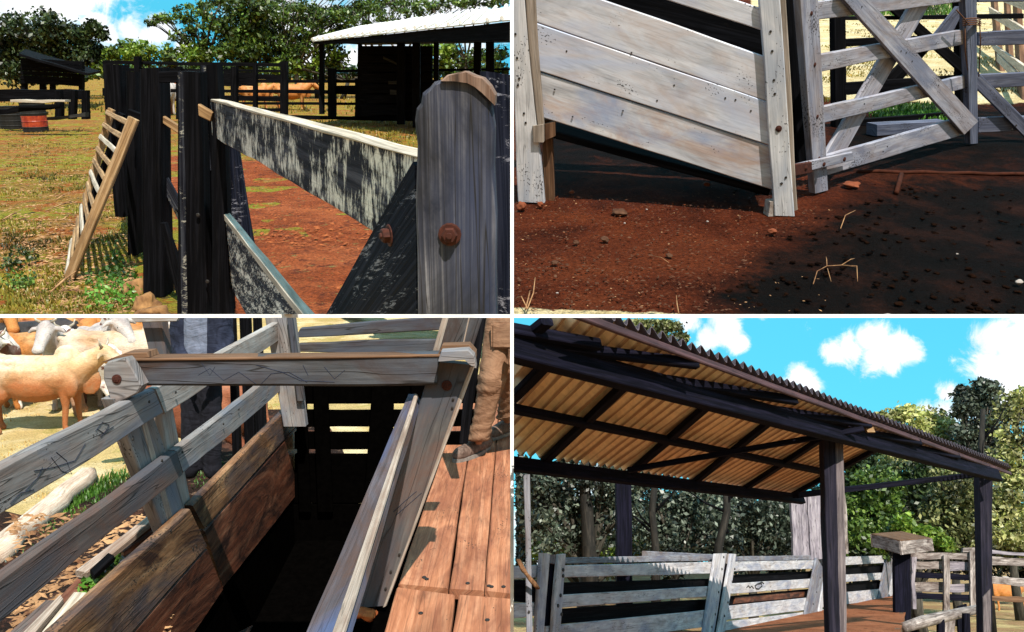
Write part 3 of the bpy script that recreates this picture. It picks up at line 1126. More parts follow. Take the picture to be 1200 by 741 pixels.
upost('post', 134, 146, 255, 119, 139, 75, 8.4, 0.25, M['black_post'], fence)
board(P, 'rail', YP(8.6), [(122, 96), (168, 102), (168, 126), (122, 120)], 0.05, M['black_post'], fence)
board(P, 'rail', YP(8.6), [(124, 138), (168, 150), (168, 178), (126, 164)], 0.05, M['black_post'], fence)
board(P, 'post_face', YP(5.14), [(213, 390), (208, 84), (214, 84), (219, 390)], 0.02, M['lichen_low'], fence, nu=8, wob=0.01)
board(P, 'post_face', YP(5.34), [(241, 200), (236, 77), (241, 77), (246, 200)], 0.02, M['lichen_low'], fence, nu=8, wob=0.01)
board(P, 'brace', YP(5.6), [(276, 305), (262, 150), (274, 150), (299, 305)], 0.06, M['navy_post'], fence, nu=5)
board(P, 'brace', YP(5.75), [(206, 345), (187, 262), (193, 262), (222, 345)], 0.06, M['black_post'], fence, nu=5)
FPb = (FP[0] - FP[1] * 0.02, FP[1])
r1 = board(P, 'rail', FP, [(247, 117), (489, 183), (489, 302), (249, 160)], 0.05, M['lichen_rail'], fence, nu=14, wob=0.008, label='wide top rail streaked with pale lichen')
board(P, 'rail_cap', (FP[0] + FP[1] * 0.006, FP[1]), [(247, 116), (489, 181.5), (489, 186), (247, 119)], 0.058, M['pale'], fence, nu=14, wob=0.006, label='pale top edge of the rail')  # pale strip along the rail's top edge
board(P, 'rail', FP, [(250, 236), (362, 379), (306, 400), (250, 300)], 0.035, M['lichen_rail'], fence, nu=10, wob=0.01)
board(P, 'rail_cap', (FP[0] + FP[1] * 0.006, FP[1]), [(252, 238), (364, 380), (359, 384), (252, 244)], 0.04, M['pale'], fence, nu=8, wob=0.01)
board(P, 'rail', YP(5.95), [(186, 133), (210, 148), (210, 158), (186, 142)], 0.05, M['tan'], fence)
board(P, 'rail', YP(6.0), [(188, 196), (210, 236), (210, 262), (188, 215)], 0.05, M['lichen_low'], fence)
board(P, 'rail', YP(7.0), [(150, 128), (172, 136), (172, 148), (150, 138)], 0.05, M['black_post'], fence)
board(P, 'rail', YP(5.5), [(186, 84), (236, 82), (236, 98), (186, 97)], 0.05, M['black_post'], fence)
board(P, 'wedge', YP(4.88), [(232, 122), (249, 132), (246, 142), (233, 136)], 0.05, M['tan'], fence, label='reddish split offcut nailed beside the post')
board(P, 'brace', (FP[0] + FP[1] * 0.05, FP[1]), [(366, 395), (483, 190), (489, 196), (489, 420)], 0.05, M['navy_post'], fence, nu=8, wob=0.012, label='broad dark diagonal brace under the top rail')
nails(P, [(456, 276)], 0.016, M['rust'], fence, (FP[0] + FP[1] * 0.052, FP[1]), 'bolt', h=0.016)
nails(P, [(232, 252), (265, 300), (243, 330)], 0.012, M['dark_iron'], fence, YP(5.13))

# corner post
cp = thing(P, 'gate_post', 'big split grey post with rounded top and rusty bolt, closest to the camera', 'post', Vector((-0.09, 1.45, 0)))
pts = [(490, 420), (489, 300), (487, 240), (489, 170), (486, 142), (488, 127), (493, 121), (495, 109), (504, 102), (509, 96), (519, 93), (527, 88), (541, 90), (549, 95), (556, 97), (564, 108), (573, 116), (577, 131), (580, 152), (579, 200), (582, 260), (581, 330), (583, 420)]
polyboard(P, 'post_body', YP(1.45), pts, 0.12, M['grey_post'], cp, ch=0.006)
tp = [(516, 95), (524, 88), (533, 86), (545, 83), (556, 88), (566, 91), (575, 101), (581, 112), (580, 124), (574, 118), (566, 110), (557, 103), (546, 97), (530, 95)]
polyboard(P, 'worn_top', YP(1.443), tp, 0.14, M['top_brown'], cp, ch=0.003)
nails(P, [(527, 275)], 0.0145, M['rust'], cp, YP(1.447), 'bolt', h=0.014)
upost('gate_post', 577, 612, 430, 563, 612, 83, 1.62, 0.12, M['navy_post'], None, base=Vector((0, 1.62, 0)))
tag(bpy.context.scene.objects[-1] if False else [x for x in col.objects if x.name.startswith('gate_post')][-1], 'dark blue-black post standing just behind the round-topped grey post', 'post')

# leaning wooden rack
nb, nt_ = P.ground(81, 327), P.at(157, 139, 6.55)
fb, ft = P.ground(87, 288), P.at(131, 128, 7.9)
rk = thing(P, 'wooden_rack', 'long slatted wooden rack leaning on the black fence posts, lattice shadow beside it', 'rack', nb)
def beam(name, a, b, w, t, mat, parent, side=None, nu=4, wob=0.006):
    a, b = Vector(a), Vector(b)
    d = (b - a).normalized()
    s_ = (side or Vector((0, 0, 1)).cross(d)).normalized()
    n = d.cross(s_).normalized()
    if n.dot(P.eye - a) < 0: n = -n
    q = [a - s_ * w / 2, b - s_ * w / 2, b + s_ * w / 2, a + s_ * w / 2]
    q = [x + n * t / 2 for x in q]
    return board(P, name, (q[0], n), [tuple(x) for x in q], t, mat, parent, nu=nu, wob=wob)
rn = (nt_ - nb).cross(fb - nb).normalized()
if rn.x > 0: rn = -rn
beam('side_rail', nb, nt_, 0.075, 0.05, M['tan'], rk, side=(nt_ - nb).cross(Vector((0, 1, 0))))
beam('side_rail', fb, ft, 0.055, 0.05, M['tan'], rk, side=(nt_ - nb).cross(Vector((0, 1, 0))))
beam('side_rail', nb.lerp(fb, 0.5), nt_.lerp(ft, 0.5), 0.05, 0.04, M['black_post'], rk, side=(nt_ - nb).cross(Vector((0, 1, 0))))
for k in range(12):
    f = 0.03 + 0.085 * k
    a, b = nb.lerp(nt_, f) + rn * 0.035, fb.lerp(ft, f) + rn * 0.035
    beam('slat', a, b, 0.045, 0.02, M['tan'] if k % 3 else M['pale'], rk, side=(nt_ - nb))

# dark far-side pen fence
ff = thing(P, 'pen_fence', 'dark plank fence crossing behind the pen in front of the trees', 'fence', P.ground(330, 140))
for (x0, x1, yt, yb) in ((157, 163, 66, 140), (270, 277, 78, 140), (328, 336, 72, 139), (384, 393, 80, 138), (296, 300, 76, 134), (206, 211, 78, 140), (416, 421, 92, 137)):
    board(P, 'post', YP(28.9), [(x0, yb), (x0, yt), (x1, yt), (x1, yb)], 0.25, M['black_post'], ff, nu=3, wob=0.03)
for (x0, x1, y0, y1, w) in ((120, 334, 71, 74, 4.5), (120, 334, 80, 82, 3), (200, 600, 93, 94, 4), (200, 487, 104, 107, 4.5), (240, 487, 119, 121, 3), (300, 487, 135, 137, 5), (250, 330, 86, 88, 6), (235, 300, 92, 93, 8), (120, 162, 104, 105, 8), (390, 600, 82, 80, 3), (250, 330, 112, 113, 6), (250, 334, 126, 127, 4), (430, 488, 128, 129, 4), (262, 300, 84, 85, 14), (390, 488, 100, 101, 7)):
    board(P, 'rail', YP(29.2), [(x0, y0), (x1, y1), (x1, y1 + w), (x0, y0 + w)], 0.08, M['black_post'], ff, nu=4, wob=0.04)

# shed on the right
sh = thing(P, 'open_shed', 'long open cattle shed with a pale sheet roof and black interior', 'shed', P.ground(470, 143))
FL, FR = P.at(366, 48, 27), P.at(606, 22, 19)
BLc, BRc = P.at(424, 33, 31), P.at(606, 6.5, 24)
nf = 22
for k in range(nf):
    a, b = k / nf, (k + 0.97) / nf
    a = (a + 0.25 * a * a) / 1.25; b = (b + 0.25 * b * b) / 1.25
    mb = MB()
    n = (FR - FL).cross(BLc - FL).normalized()
    mb.board(P, None, [FL.lerp(FR, a), BLc.lerp(BRc, a), BLc.lerp(BRc, b), FL.lerp(FR, b)], 0.03, nu=3, wob=0.01)
    # raised rib along the overlap
    p0, p1 = FL.lerp(FR, a), BLc.lerp(BRc, a)
    mb.tube([p0 + Vector((0, 0, 0.05)), p1 + Vector((0, 0, 0.05))], 0.05, 5)
    mb.build(P, 'roof_sheet', M['zinc'], sh)
board(P, 'fascia', None, [tuple(P.at(368, 49, 27.1)), tuple(P.at(606, 24.5, 19.1)), tuple(P.at(606, 48, 19.1)), tuple(P.at(368, 51.5, 27.1))], 0.15, M['black_post'], sh, nu=6, wob=0.02)
board(P, 'ceiling_boards', None, [tuple(P.at(380, 50, 27.3)), tuple(P.at(606, 34, 19.5)), tuple(P.at(606, 50, 32)), tuple(P.at(430, 53, 34))], 0.05, M['black_post'], sh, nu=3)
for (x0, x1, yt, yb, Y) in ((374, 379, 49, 134, 27.2), (419, 423, 49, 136, 27.5), (508, 514, 46, 150, 25), (555, 564, 44, 150, 23), (569, 579, 44, 150, 22), (465, 474, 46, 146, 26), (483, 492, 46, 150, 25)):
    board(P, 'post', YP(Y), [(x0, yb), (x0, yt), (x1, yt), (x1, yb)], 0.2, M['black_post'], sh, nu=3, wob=0.02)
for k, (x0, x1, y0, y1) in enumerate(((424, 506, 55, 64), (424, 506, 65, 74), (430, 506, 75, 84), (424, 506, 86, 97), (424, 506, 99, 109), (430, 506, 111, 121), (424, 506, 124, 136))):
    board(P, 'wall_board', YP(26.4), [(x0, y0), (x1, y0), (x1, y1), (x0, y1)], 0.05, M['black_post'], sh, nu=3, wob=0.03)
M['dim_grey'] = wood('dim_grey_board', (0.010, 0.010, 0.010), (0.022, 0.022, 0.022), (0.05, 0.05, 0.05))
board(P, 'wall_backing', YP(26.7), [(422, 54), (507, 54), (507, 137), (422, 137)], 0.05, M['black_post'], sh, nu=2)
for q in (((449, 66), (466, 74), (466, 77), (449, 69)), ((455, 95), (467, 95), (467, 99), (455, 99)), ((457, 105), (468, 106), (468, 112), (457, 111))):
    board(P, 'crossed_board', YP(26.2), list(q), 0.05, M['dim_grey'], sh, nu=2)
M['blue_tarp'] = plain('blue_tarpaulin', (0.02, 0.11, 0.15), 0.6, 0.3)
o = board(P, 'tarpaulin', YP(30.2), [(392, 82), (408, 82), (408, 87), (392, 87)], 0.1, M['blue_tarp'], nu=6, wob=0.15)
tag(o, 'small blue-green sheet hanging on the far fence under the shed roof', 'tarpaulin')

# hut, drums and timber on the left
hut = thing(P, 'wooden_hut', 'low black timber hut with a sloping roof under the left-hand tree', 'hut', P.ground(60, 110))
YH = 42
for k in range(6):
    y0 = 68 + k * 5.0
    board(P, 'wall_board', YP(YH), [(24, y0), (96, y0 + 4), (96, y0 + 8.6), (24, y0 + 4.6)], 0.3, M['black_post'], hut, nu=3, wob=0.05)
board(P, 'roof', None, [tuple(P.at(22, 63, YH - 0.8)), tuple(P.at(103, 86, YH - 0.8)), tuple(P.at(118, 83, YH + 5)), tuple(P.at(30, 58, YH + 5))], 0.12, M['black_post'], hut, nu=4, wob=0.05)
for x in (25, 46, 58, 92):
    board(P, 'post', YP(YH + 0.1), [(x, 106), (x, 96), (x + 4, 96), (x + 4, 106)], 0.3, M['black_post'], hut, nu=2)
lf = thing(P, 'yard_rail', 'low dark timber rail beside the red drum, left of the fence', 'rail', P.ground(50, 135))
board(P, 'rail', YP(24.5), [(-8, 105), (96, 105), (96, 117), (-8, 119)], 0.3, M['black_post'], lf, nu=5, wob=0.06)
board(P, 'rail', YP(23), [(-8, 128), (70, 121), (70, 127), (-8, 135)], 0.2, M['black_post'], lf, nu=5, wob=0.05)
board(P, 'rail', YP(22.6), [(12, 117.5), (76, 117), (76, 120.5), (12, 120.5)], 0.3, M['pale'], lf, nu=5, wob=0.04, label='grey plank laid across the drum top')
board(P, 'rail', YP(22.9), [(55, 138), (100, 133), (100, 136), (55, 142)], 0.2, M['dim_grey'], lf, nu=4, wob=0.05)
for x in (64, 80, 95):
    board(P, 'post', YP(24), [(x, 140), (x, 106), (x + 7, 106), (x + 7, 140)], 0.2, M['black_post'], lf, nu=3, wob=0.03)
def drum(P, px, pyb, r, h, body, band, label):
    b = P.ground(px, pyb)
    t = thing(P, 'drum', label, 'drum', b)
    def lathe(prof, name, mat):
        mb = MB()
        mb.tube([b + Vector((0, 0, z)) for z, rr in prof], [rr for z, rr in prof], 20)
        mb.build(P, name, mat, t, smooth=False)
    lathe([(0, r), (h * 0.14, r), (h * 0.15, r * 1.03), (h * 0.17, r)], 'bottom_section', body)
    lathe([(h * 0.17, r), (h * 0.35, r), (h * 0.36, r * 1.03), (h * 0.38, r), (h * 0.55, r)], 'painted_band', band)
    lathe([(h * 0.55, r), (h * 0.64, r * 1.03), (h * 0.66, r), (h * 0.98, r), (h, r * 1.03), (h, r * 0.97), (h * 0.97, r * 0.96)], 'top_section', body)
drum(P, 42.5, 154, 0.34, 0.82, M['soot'], M['red_paint'], 'sooty steel drum with a red band standing left of the fence')
drum(P, 16, 151, 0.36, 0.68, M['soot'], M['soot'], 'plain black drum at the left edge beside the red-banded one')

# cattle
cow(P, P.ground(192, 136), R(80), M['hide_white'], 'white cow seen from behind between two black fence posts', 1.05, 'low')
cow(P, P.ground(203, 134), R(95), M['hide_brown'], 'red-brown cow beside the white one behind the black posts', 1.0, 'low')
cow(P, P.ground(344, 129), R(12), M['hide_orange'], 'orange calf standing side-on behind the dark pen fence', 0.92, 'level', step=0.05, horns=False)
cow(P, P.ground(302, 128), R(25), M['hide_orange'], 'pale orange calf mostly hidden by the fence rails left of the other calf', 0.85, 'level', horns=False)

# rocks, weeds, litter
rock(P, P.ground(171, 362), 0.10, M['ochre'], 'long ochre rock at the foot of the black posts', 3, 0.8, ell=0.85)
rock(P, P.ground(160, 344), 0.085, M['ochre'], 'small brown stone just behind the long ochre rock', 5, 0.9)
rock(P, P.ground(182, 377), 0.12, M['ochre'], 'ochre rock half cut by the lower edge beside the fence base', 8, 0.7)
pts = scatter(P, (3, 150, 160, 372), 2600, clus=1.1, thr=-0.05)
blades(P, 'grass', pts, 0.05, M['grass_y'], w=0.007, per=5, spread=0.06, label='short yellow-green grass on the trampled yard', cat='grass')
pts = scatter(P, (100, 325, 160, 368), 60)
pts += [P.ground(137 + random.gauss(0, 4), 320 + random.gauss(0, 12)) for k in range(40)]
o = leaf_mesh(P, 'weeds', np.array([tuple(p + Vector((random.gauss(0, .03), random.gauss(0, .03), random.uniform(0.01, 0.10)))) for p in pts for k in range(7)]), None, 0.02, M['grass_g'])
tag(o, 'bright green low weeds between the leaning rack and the rock', 'weeds', kind='stuff')
pts = [p for p in scatter(P, (3, 140, 160, 369), 5200, clus=0.8, thr=-0.3)]
chips(P, 'leaf_litter', pts, 0.022, M['litter'], 'brown leaf litter and chips over the yard left of the fence', 'litter')
pts = [p for p in scatter(P, (200, 165, 490, 369), 3600) if p.x > fx(p.y) + 0.1]
M['soil_clod'] = plain('red_soil_clods', (0.33, 0.10, 0.035), 0.95, 0.1, c2=(0.10, 0.026, 0.012), scale=5)
chips(P, 'soil_crumbs', pts, 0.028, M['soil_clod'], 'loose crumbs of red soil inside the pen', 'soil')
pts = [p for p in scatter(P, (250, 140, 490, 172), 900)]
blades(P, 'grass', pts, 0.10, M['grass_y'], w=0.016, per=5, spread=0.15, label='yellow grass strip in front of the far pen fence', cat='grass')
pts = [p for p in scatter(P, (3, 92, 600, 135), 900)]
blades(P, 'grass', pts, 0.2, M['grass_y'], w=0.03, per=5, spread=0.3, label='sunlit grass of the far field', cat='grass')
for i, (x0, y0, x1, y1, lab) in enumerate(((54, 249, 85, 240, 'bent dry twig on the sunlit ground left of the rack'), (3, 260, 20, 253, 'short pale stick near the left edge on the grass'), (66, 236, 76, 232, 'thin forked twig above the bent one on the grass'), (60, 345, 84, 326, 'thin twig by the foot of the leaning rack'))):
    a, b = P.ground(x0, y0), P.ground(x1, y1)
    m_ = a.lerp(b, 0.5) + Vector((0.02, 0.03, 0.05))
    mb = MB().tube([a + Vector((0, 0, 0.02)), m_, b + Vector((0, 0, 0.03))], [0.006, 0.010, 0.005], 5)
    mb.tube([m_, m_.lerp(b, 0.5) + Vector((0.03, 0.12, 0.05))], [0.006, 0.003], 5)
    tag(mb.build(P, 'twig', M['litter'], smooth=True), lab, 'twig')
# dark brushy plant at lower left
p0 = P.ground(24, 352)
cl = np.concatenate([cloud_pts(P.ground(20 + random.uniform(-14, 20), 318 + random.uniform(-20, 26)) + Vector((0, 0, 0.05)), (0.06, 0.06, 0.05), 45) for k in range(16)])
o = leaf_mesh(P, 'weeds', cl, None, 0.016, M['leaf_mid'])
tag(o, 'dark tufted weeds at the lower left of the yard', 'weeds', kind='stuff')

# trees
T = lambda *a, **k: tree(P, *a, **k)
T('leafy_tree', 'rounded leafy tree over the hut at far left', P.ground(52, 116), [(22, 42, 24), (50, 30, 20), (72, 46, 24), (98, 62, 22), (108, 34, 10), (120, 38, 8), (60, 72, 24), (18, 78, 24), (112, 72, 14), (38, 58, 24), (90, 42, 12), (5, 58, 20)], 0.16, M['leaf_dark'], M['bark'], dens=1500)
T('bush', 'bright green bushes behind the black posts under the white cloud', P.ground(180, 116), [(132, 68, 12), (150, 60, 13), (172, 62, 13), (196, 64, 13), (222, 63, 13), (240, 66, 12), (115, 82, 8)], 0.16, M['leaf_lime'], M['bark'], dens=1300, cat='bush')
T('feathery_tree', 'tall spreading feathery tree right of the clouds, over the rail fence', P.ground(243, 116), [(192, 22, 16, 7), (215, 18, 16, 9), (236, 12, 20, 10), (262, 4, 20, 10), (232, 32, 18, 9), (212, 42, 16, 8), (255, 28, 18, 10), (238, 48, 16, 8), (275, 18, 18, 10), (178, 27, 9, 4)], 0.12, M['leaf_mid'], M['bark'], dens=1300, trunk_r=0.2)
T('leafy_tree', 'green tree with a straight trunk behind the pen fence', P.ground(283, 116), [(290, 30, 22), (285, 55, 20), (300, 10, 20), (272, 42, 14), (310, 48, 18), (290, 68, 16), (262, 62, 14)], 0.16, M['leaf_mid'], M['bark'], dens=1300, trunk_r=0.22)
T('feathery_tree', 'light-leaved tree left of the shed roof', P.ground(348, 116), [(328, 22, 20, 11), (352, 10, 22, 11), (360, 34, 20, 10), (335, 48, 18, 10), (378, 20, 16, 9), (360, 55, 16, 10), (342, 66, 14, 10), (385, 44, 14, 9)], 0.12, M['leaf_mid'], M['bark_pale'], dens=1200)
T('feathery_tree', 'thin-crowned tree against the sky above the shed roof', P.ground(440, 116), [(405, 18, 20, 9), (432, 8, 20, 9), (420, 30, 16, 8), (455, 22, 18, 7), (475, 8, 16, 7), (440, 40, 12, 7)], 0.12, M['leaf_mid'], M['bark_pale'], dens=1500)
T('feathery_tree', 'sparse tree rising behind the right part of the shed roof', P.ground(545, 116), [(500, 6, 18, 6), (525, 3, 18, 6), (550, 4, 20, 6), (580, 4, 20, 6), (560, -12, 22, 8), (595, -2, 14, 8), (530, 60, 14, 9), (560, 66, 14, 9), (590, 62, 14, 9)], 0.12, M['leaf_mid'], M['bark_pale'], dens=1500)
T('bush', 'bright bushes low behind the shed posts', P.ground(400, 116), [(345, 76, 12), (325, 78, 10), (370, 74, 12), (395, 72, 12), (500, 62, 14), (522, 66, 14), (545, 74, 12), (575, 74, 12)], 0.16, M['leaf_lime'], M['bark'], dens=1000, cat='bush')

T('hedge', 'low green hedge line closing the far side of the field', P.ground(300, 113), [(x, 84 + random.uniform(-3, 2), 15, 9) for x in range(-5, 610, 17)], 0.17, M['leaf_mid'], M['bark'], dens=1500, cat='hedge', limbs=False)
T('leafy_tree', 'dark tree filling the gap left of the shed roof', P.ground(372, 115), [(312, 40, 18), (345, 58, 18), (365, 24, 18, 12), (388, 60, 16), (402, 36, 14, 9), (318, 66, 14), (396, 14, 16, 9)], 0.15, M['leaf_dark'], M['bark'], dens=1100)
T('feathery_tree', 'fine-leaved tree spreading over the left end of the shed roof', P.ground(470, 114), [(455, 6, 22, 9), (485, 14, 20, 8), (420, 14, 16, 8), (510, 8, 18, 7), (540, 2, 18, 6), (575, -2, 20, 6)], 0.12, M['leaf_mid'], M['bark_pale'], dens=900)

T('feathery_tree', 'tall airy tree crown rising out of the top of the view at the centre', P.ground(330, 115), [(x, random.uniform(-8, 14), 17, 6) for x in range(248, 480, 14)] + [(300, 26, 16, 6), (330, 30, 14, 6), (352, 22, 16, 6)], 0.11, M['leaf_mid'], M['bark'], dens=1000, trunk_r=0.24)
# ================================================================ TOP RIGHT: foot of the loading chute and the yard gate
P = TR
YP = P.Y
M['lime_board'] = wood('limewashed_board', (0.38, 0.38, 0.42), (0.53, 0.54, 0.60), (0.68, 0.67, 0.71), soft=0.6, stain=(0.40, 0.30, 0.26), stain_amt=0.5, spots=0.05, grain=0.45, blue=(0.36, 0.41, 0.56), crack=0.12, S=1.0)
M['lime_board_low'] = wood('stained_limewashed_board', (0.32, 0.32, 0.36), (0.50, 0.50, 0.54), (0.62, 0.60, 0.60), soft=0.5, stain=(0.36, 0.20, 0.12), stain_amt=0.6, spots=0.05, grain=0.4, blue=(0.22, 0.28, 0.44), crack=0.12)
M['lime_post'] = wood('limewashed_post', (0.36, 0.36, 0.37), (0.56, 0.55, 0.57), (0.68, 0.66, 0.66), soft=0.4, spots=0.6, grain=0.8, blue=(0.28, 0.31, 0.38), crack=0.5)
M['beige_strip'] = wood('beige_batten', (0.16, 0.12, 0.09), (0.27, 0.22, 0.18), (0.38, 0.32, 0.28), crack=0.5)
M['gate_wood'] = wood('grey_gate_board', (0.16, 0.16, 0.20), (0.29, 0.29, 0.35), (0.42, 0.41, 0.45), soft=0.3, stain=(0.16, 0.10, 0.07), stain_amt=0.5, spots=0.9, grain=0.7, blue=(0.10, 0.12, 0.19), crack=0.5)
M['gate_blue'] = wood('blue_grey_gate_board', (0.03, 0.035, 0.06), (0.08, 0.09, 0.14), (0.17, 0.18, 0.24), spots=0.7, crack=0.5)
M['brown_post'] = wood('brown_underside_post', (0.05, 0.02, 0.01), (0.12, 0.06, 0.03), (0.22, 0.12, 0.07))
M['tr_red'] = ground_mat('red_yard_soil', [(1.6, 0, 0, (0.085, 0.021, 0.008)), (0.9, 0.46, 0.60, (0.125, 0.036, 0.012)), (3.5, 0.54, 0.64, (0.04, 0.010, 0.005)), (11, 0.62, 0.67, (0.10, 0.055, 0.035))], bmp=0.9, S=SU, fine=(0.45, 1.3))
M['tr_dung_shade'] = ground_mat('dung_shade_soil', [(2.2, 0, 0, (0.0035, 0.0025, 0.002)), (1.7, 0.52, 0.64, (0.012, 0.004, 0.003)), (8, 0.6, 0.66, (0.02, 0.012, 0.008))], bmp=0.9, S=SU)
M['tr_dry_sunlit'] = ground_mat('dry_sunlit_yard', [(1.5, 0, 0, (0.62, 0.48, 0.26)), (2.6, 0.5, 0.62, (0.68, 0.60, 0.40)), (4.5, 0.58, 0.66, (0.30, 0.24, 0.07))], bmp=0.6, S=SU, fine=(0.7, 1.15))

def zone_mat(name, base, zones, bmp=0.9, S=1.0):
    """layered earth; zones = [(attribute, colours dark/light, noise scale)]"""
    m, t, b = nt(name, 0.95, 0.06)
    o = t.nodes.new('ShaderNodeTexCoord').outputs['Object']
    def two(cc, sc, k):
        n = noise_n(t, mapping(t, o, (1, 1, 1), (k, k, 0)), sc, 7, 0.7, 0.5)
        return ramp(t, n, [(0.33, cc[0]), (0.5, cc[1]), (0.68, cc[2])])
    c = two(*base, 0.0)
    for i, (att, cc, sc) in enumerate(zones):
        a = t.nodes.new('ShaderNodeAttribute'); a.attribute_name = att
        n = noise_n(t, mapping(t, o, (1, 1, 1), (i * 5 + 3, 0, 0)), 4.2, 8, 0.78, 0.6)
        ad = t.nodes.new('ShaderNodeMath'); ad.operation = 'ADD'
        t.links.new(a.outputs['Fac'], ad.inputs[0]); t.links.new(n, ad.inputs[1])
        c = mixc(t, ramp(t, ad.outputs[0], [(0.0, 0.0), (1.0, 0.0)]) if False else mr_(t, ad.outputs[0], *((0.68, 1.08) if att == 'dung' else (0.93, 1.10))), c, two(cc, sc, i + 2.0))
    f1 = noise_n(t, o, 42, 5, 0.75)
    f2 = noise_n(t, o, 11, 6, 0.7)
    c = mixc(t, 0.9, c, ramp(t, f1, [(0.36, 0.45), (0.62, 1.3)]), 'MULTIPLY')
    t.links.new(c, b.inputs['Base Color'])
    ad = t.nodes.new('ShaderNodeMath'); ad.operation = 'ADD'
    t.links.new(f1, ad.inputs[0]); t.links.new(f2, ad.inputs[1])
    bump(t, b, ad.outputs[0], bmp, 0.04 * S)
    return m


def mr_(t, src, lo, hi):
    n = t.nodes.new('ShaderNodeMapRange')
    n.inputs[1].default_value = lo
    n.inputs[2].default_value = hi
    t.links.new(src, n.inputs[0])
    return n.outputs[0]


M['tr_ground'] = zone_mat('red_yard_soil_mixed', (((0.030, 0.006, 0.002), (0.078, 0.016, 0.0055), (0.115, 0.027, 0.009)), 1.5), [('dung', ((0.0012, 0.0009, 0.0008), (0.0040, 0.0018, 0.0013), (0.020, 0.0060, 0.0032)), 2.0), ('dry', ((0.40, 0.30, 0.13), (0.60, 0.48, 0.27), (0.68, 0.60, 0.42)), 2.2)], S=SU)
DRY_SUNLIT = [[(880, -200), (1400, -200), (1400, 118), (1200, 120), (1150, 122), (1105, 126), (1060, 118), (1000, 124), (965, 112), (925, 90), (900, 80), (880, 60)], [(500, 358), (604, 360), (640, 362), (690, 364), (760, 367), (830, 370), (830, 500), (500, 500)]]  # dry ground whose sunlight is put into the pale colour
DUNG_SHADE = [[(972, 262), (1015, 234), (1060, 212), (1110, 214), (1200, 208), (1400, 210), (1400, 500), (1000, 500), (890, 385), (866, 352), (846, 350), (880, 325), (905, 300), (935, 285)],  # black dung together with the yard's shade, painted as one colour
        [(700, 196), (650, 214), (636, 185), (640, 120), (880, 120), (905, 205), (880, 222), (820, 212), (760, 202)],  # shade under the chute, painted with the same black
        [(985, 200), (975, 160), (1010, 126), (1100, 128), (1210, 126), (1250, 196), (1150, 200), (1060, 198)]]  # shaded ground behind the gate, painted likewise
zoned_sheet(P, 'ground', 540, 1320, -50, 430, 200, 130, M['tr_ground'], {'dung': (DUNG_SHADE, 110.0), 'dry': (DRY_SUNLIT, 9.0)}, amp=0.02)


def patch(P, name, pts, z, mat, wob=0.05, kind='structure', dens=6):
    """irregular flat patch of ground outlined in pixels"""
    q = [P.ground(a, b, z) for a, b in pts]
    out = []
    for i in range(len(q)):
        a, b = q[i], q[(i + 1) % len(q)]
        for k in range(dens):
            p = a.lerp(b, k / dens)
            w = wob * (b - a).length * 0.5
            out.append(p + Vector((noise.noise(p * 3.1) * w, noise.noise(p * 3.1 + Vector((9, 9, 9))) * w, 0)))
    c = sum(out, Vector()) / len(out)
    bm = bmesh.new()
    vs = [bm.verts.new(p) for p in out]
    f = bm.faces.new(vs)
    if f.calc_area() and f.normal.z < 0: f.normal_flip()
    bmesh.ops.triangulate(bm, faces=bm.faces[:])
    bm.verts.index_update()
    for f in bm.faces:
        f.normal_update()
        if f.normal.z < 0: f.normal_flip()
    v = [x.co.copy() for x in bm.verts]
    fs = [tuple(x.index for x in f.verts) for f in bm.faces]
    bm.free()
    o = link(P, name, v, fs, mat, base=c)
    o['kind'] = kind
    return o



ga, gb = P.ground(622, 238), P.ground(918, 252)
CPl = P.vplane(ga, gb)
off = lambda pl, d: (pl[0] + pl[1] * d, pl[1])
ch = thing(P, 'loading_chute', 'limewashed wooden loading chute side with sloping planks between two posts', 'chute', ga)
board(P, 'plank', CPl, [(627, -28), (901, 68), (901, 119.5), (627, 25.5)], 0.04, M['lime_board'], ch, nu=12, wob=0.004)
board(P, 'plank', off(CPl, 0.004), [(628, 27), (903, 121), (904, 171), (633, 84)], 0.04, M['lime_board'], ch, nu=12, wob=0.004)
board(P, 'plank', off(CPl, -0.003), [(633, 86), (904, 173), (906, 223), (636, 138)], 0.04, M['lime_board_low'], ch, nu=12, wob=0.005, label='lowest plank with brown smears and blue stains')
board(P, 'plank', off(CPl, 0.002), [(700, -54), (896, 11), (896, 37), (700, -27)], 0.04, M['lime_board'], ch, nu=8, wob=0.004)
# chute's far side and ramp floor, inner shade put into the black colour
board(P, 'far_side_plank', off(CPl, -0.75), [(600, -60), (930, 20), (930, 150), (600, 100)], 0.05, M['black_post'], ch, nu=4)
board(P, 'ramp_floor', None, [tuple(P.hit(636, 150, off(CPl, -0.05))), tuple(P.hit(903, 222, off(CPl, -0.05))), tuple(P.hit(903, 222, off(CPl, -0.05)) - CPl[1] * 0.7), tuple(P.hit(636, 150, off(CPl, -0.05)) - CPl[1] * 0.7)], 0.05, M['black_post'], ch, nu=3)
board(P, 'post', off(CPl, 0.03), [(607, 236), (598, -6), (614, -6), (638, 238)], 0.06, M['lime_post'], ch, nu=10, wob=0.008, ragged=0.01)
board(P, 'batten', off(CPl, 0.035), [(629, 147), (615, -6), (627, -6), (637, 147)], 0.05, M['beige_strip'], ch, nu=8, wob=0.006)
board(P, 'rear_post', off(CPl, -0.06), [(638, 240), (634, 140), (646, 140), (649, 242)], 0.07, M['brown_post'], ch, nu=5)
board(P, 'block', off(CPl, 0.05), [(624, 167), (624, 148), (637, 146), (637, 167)], 0.09, M['beige_strip'], ch, nu=2)
board(P, 'block', off(CPl, 0.0), [(638, 165), (638, 146), (650, 143), (650, 160)], 0.05, M['brown_post'], ch, nu=2)
board(P, 'post', off(CPl, 0.035), [(908, 254), (889, -6), (914, -6), (931, 253)], 0.07, M['lime_post'], ch, nu=12, wob=0.008, ragged=0.008)
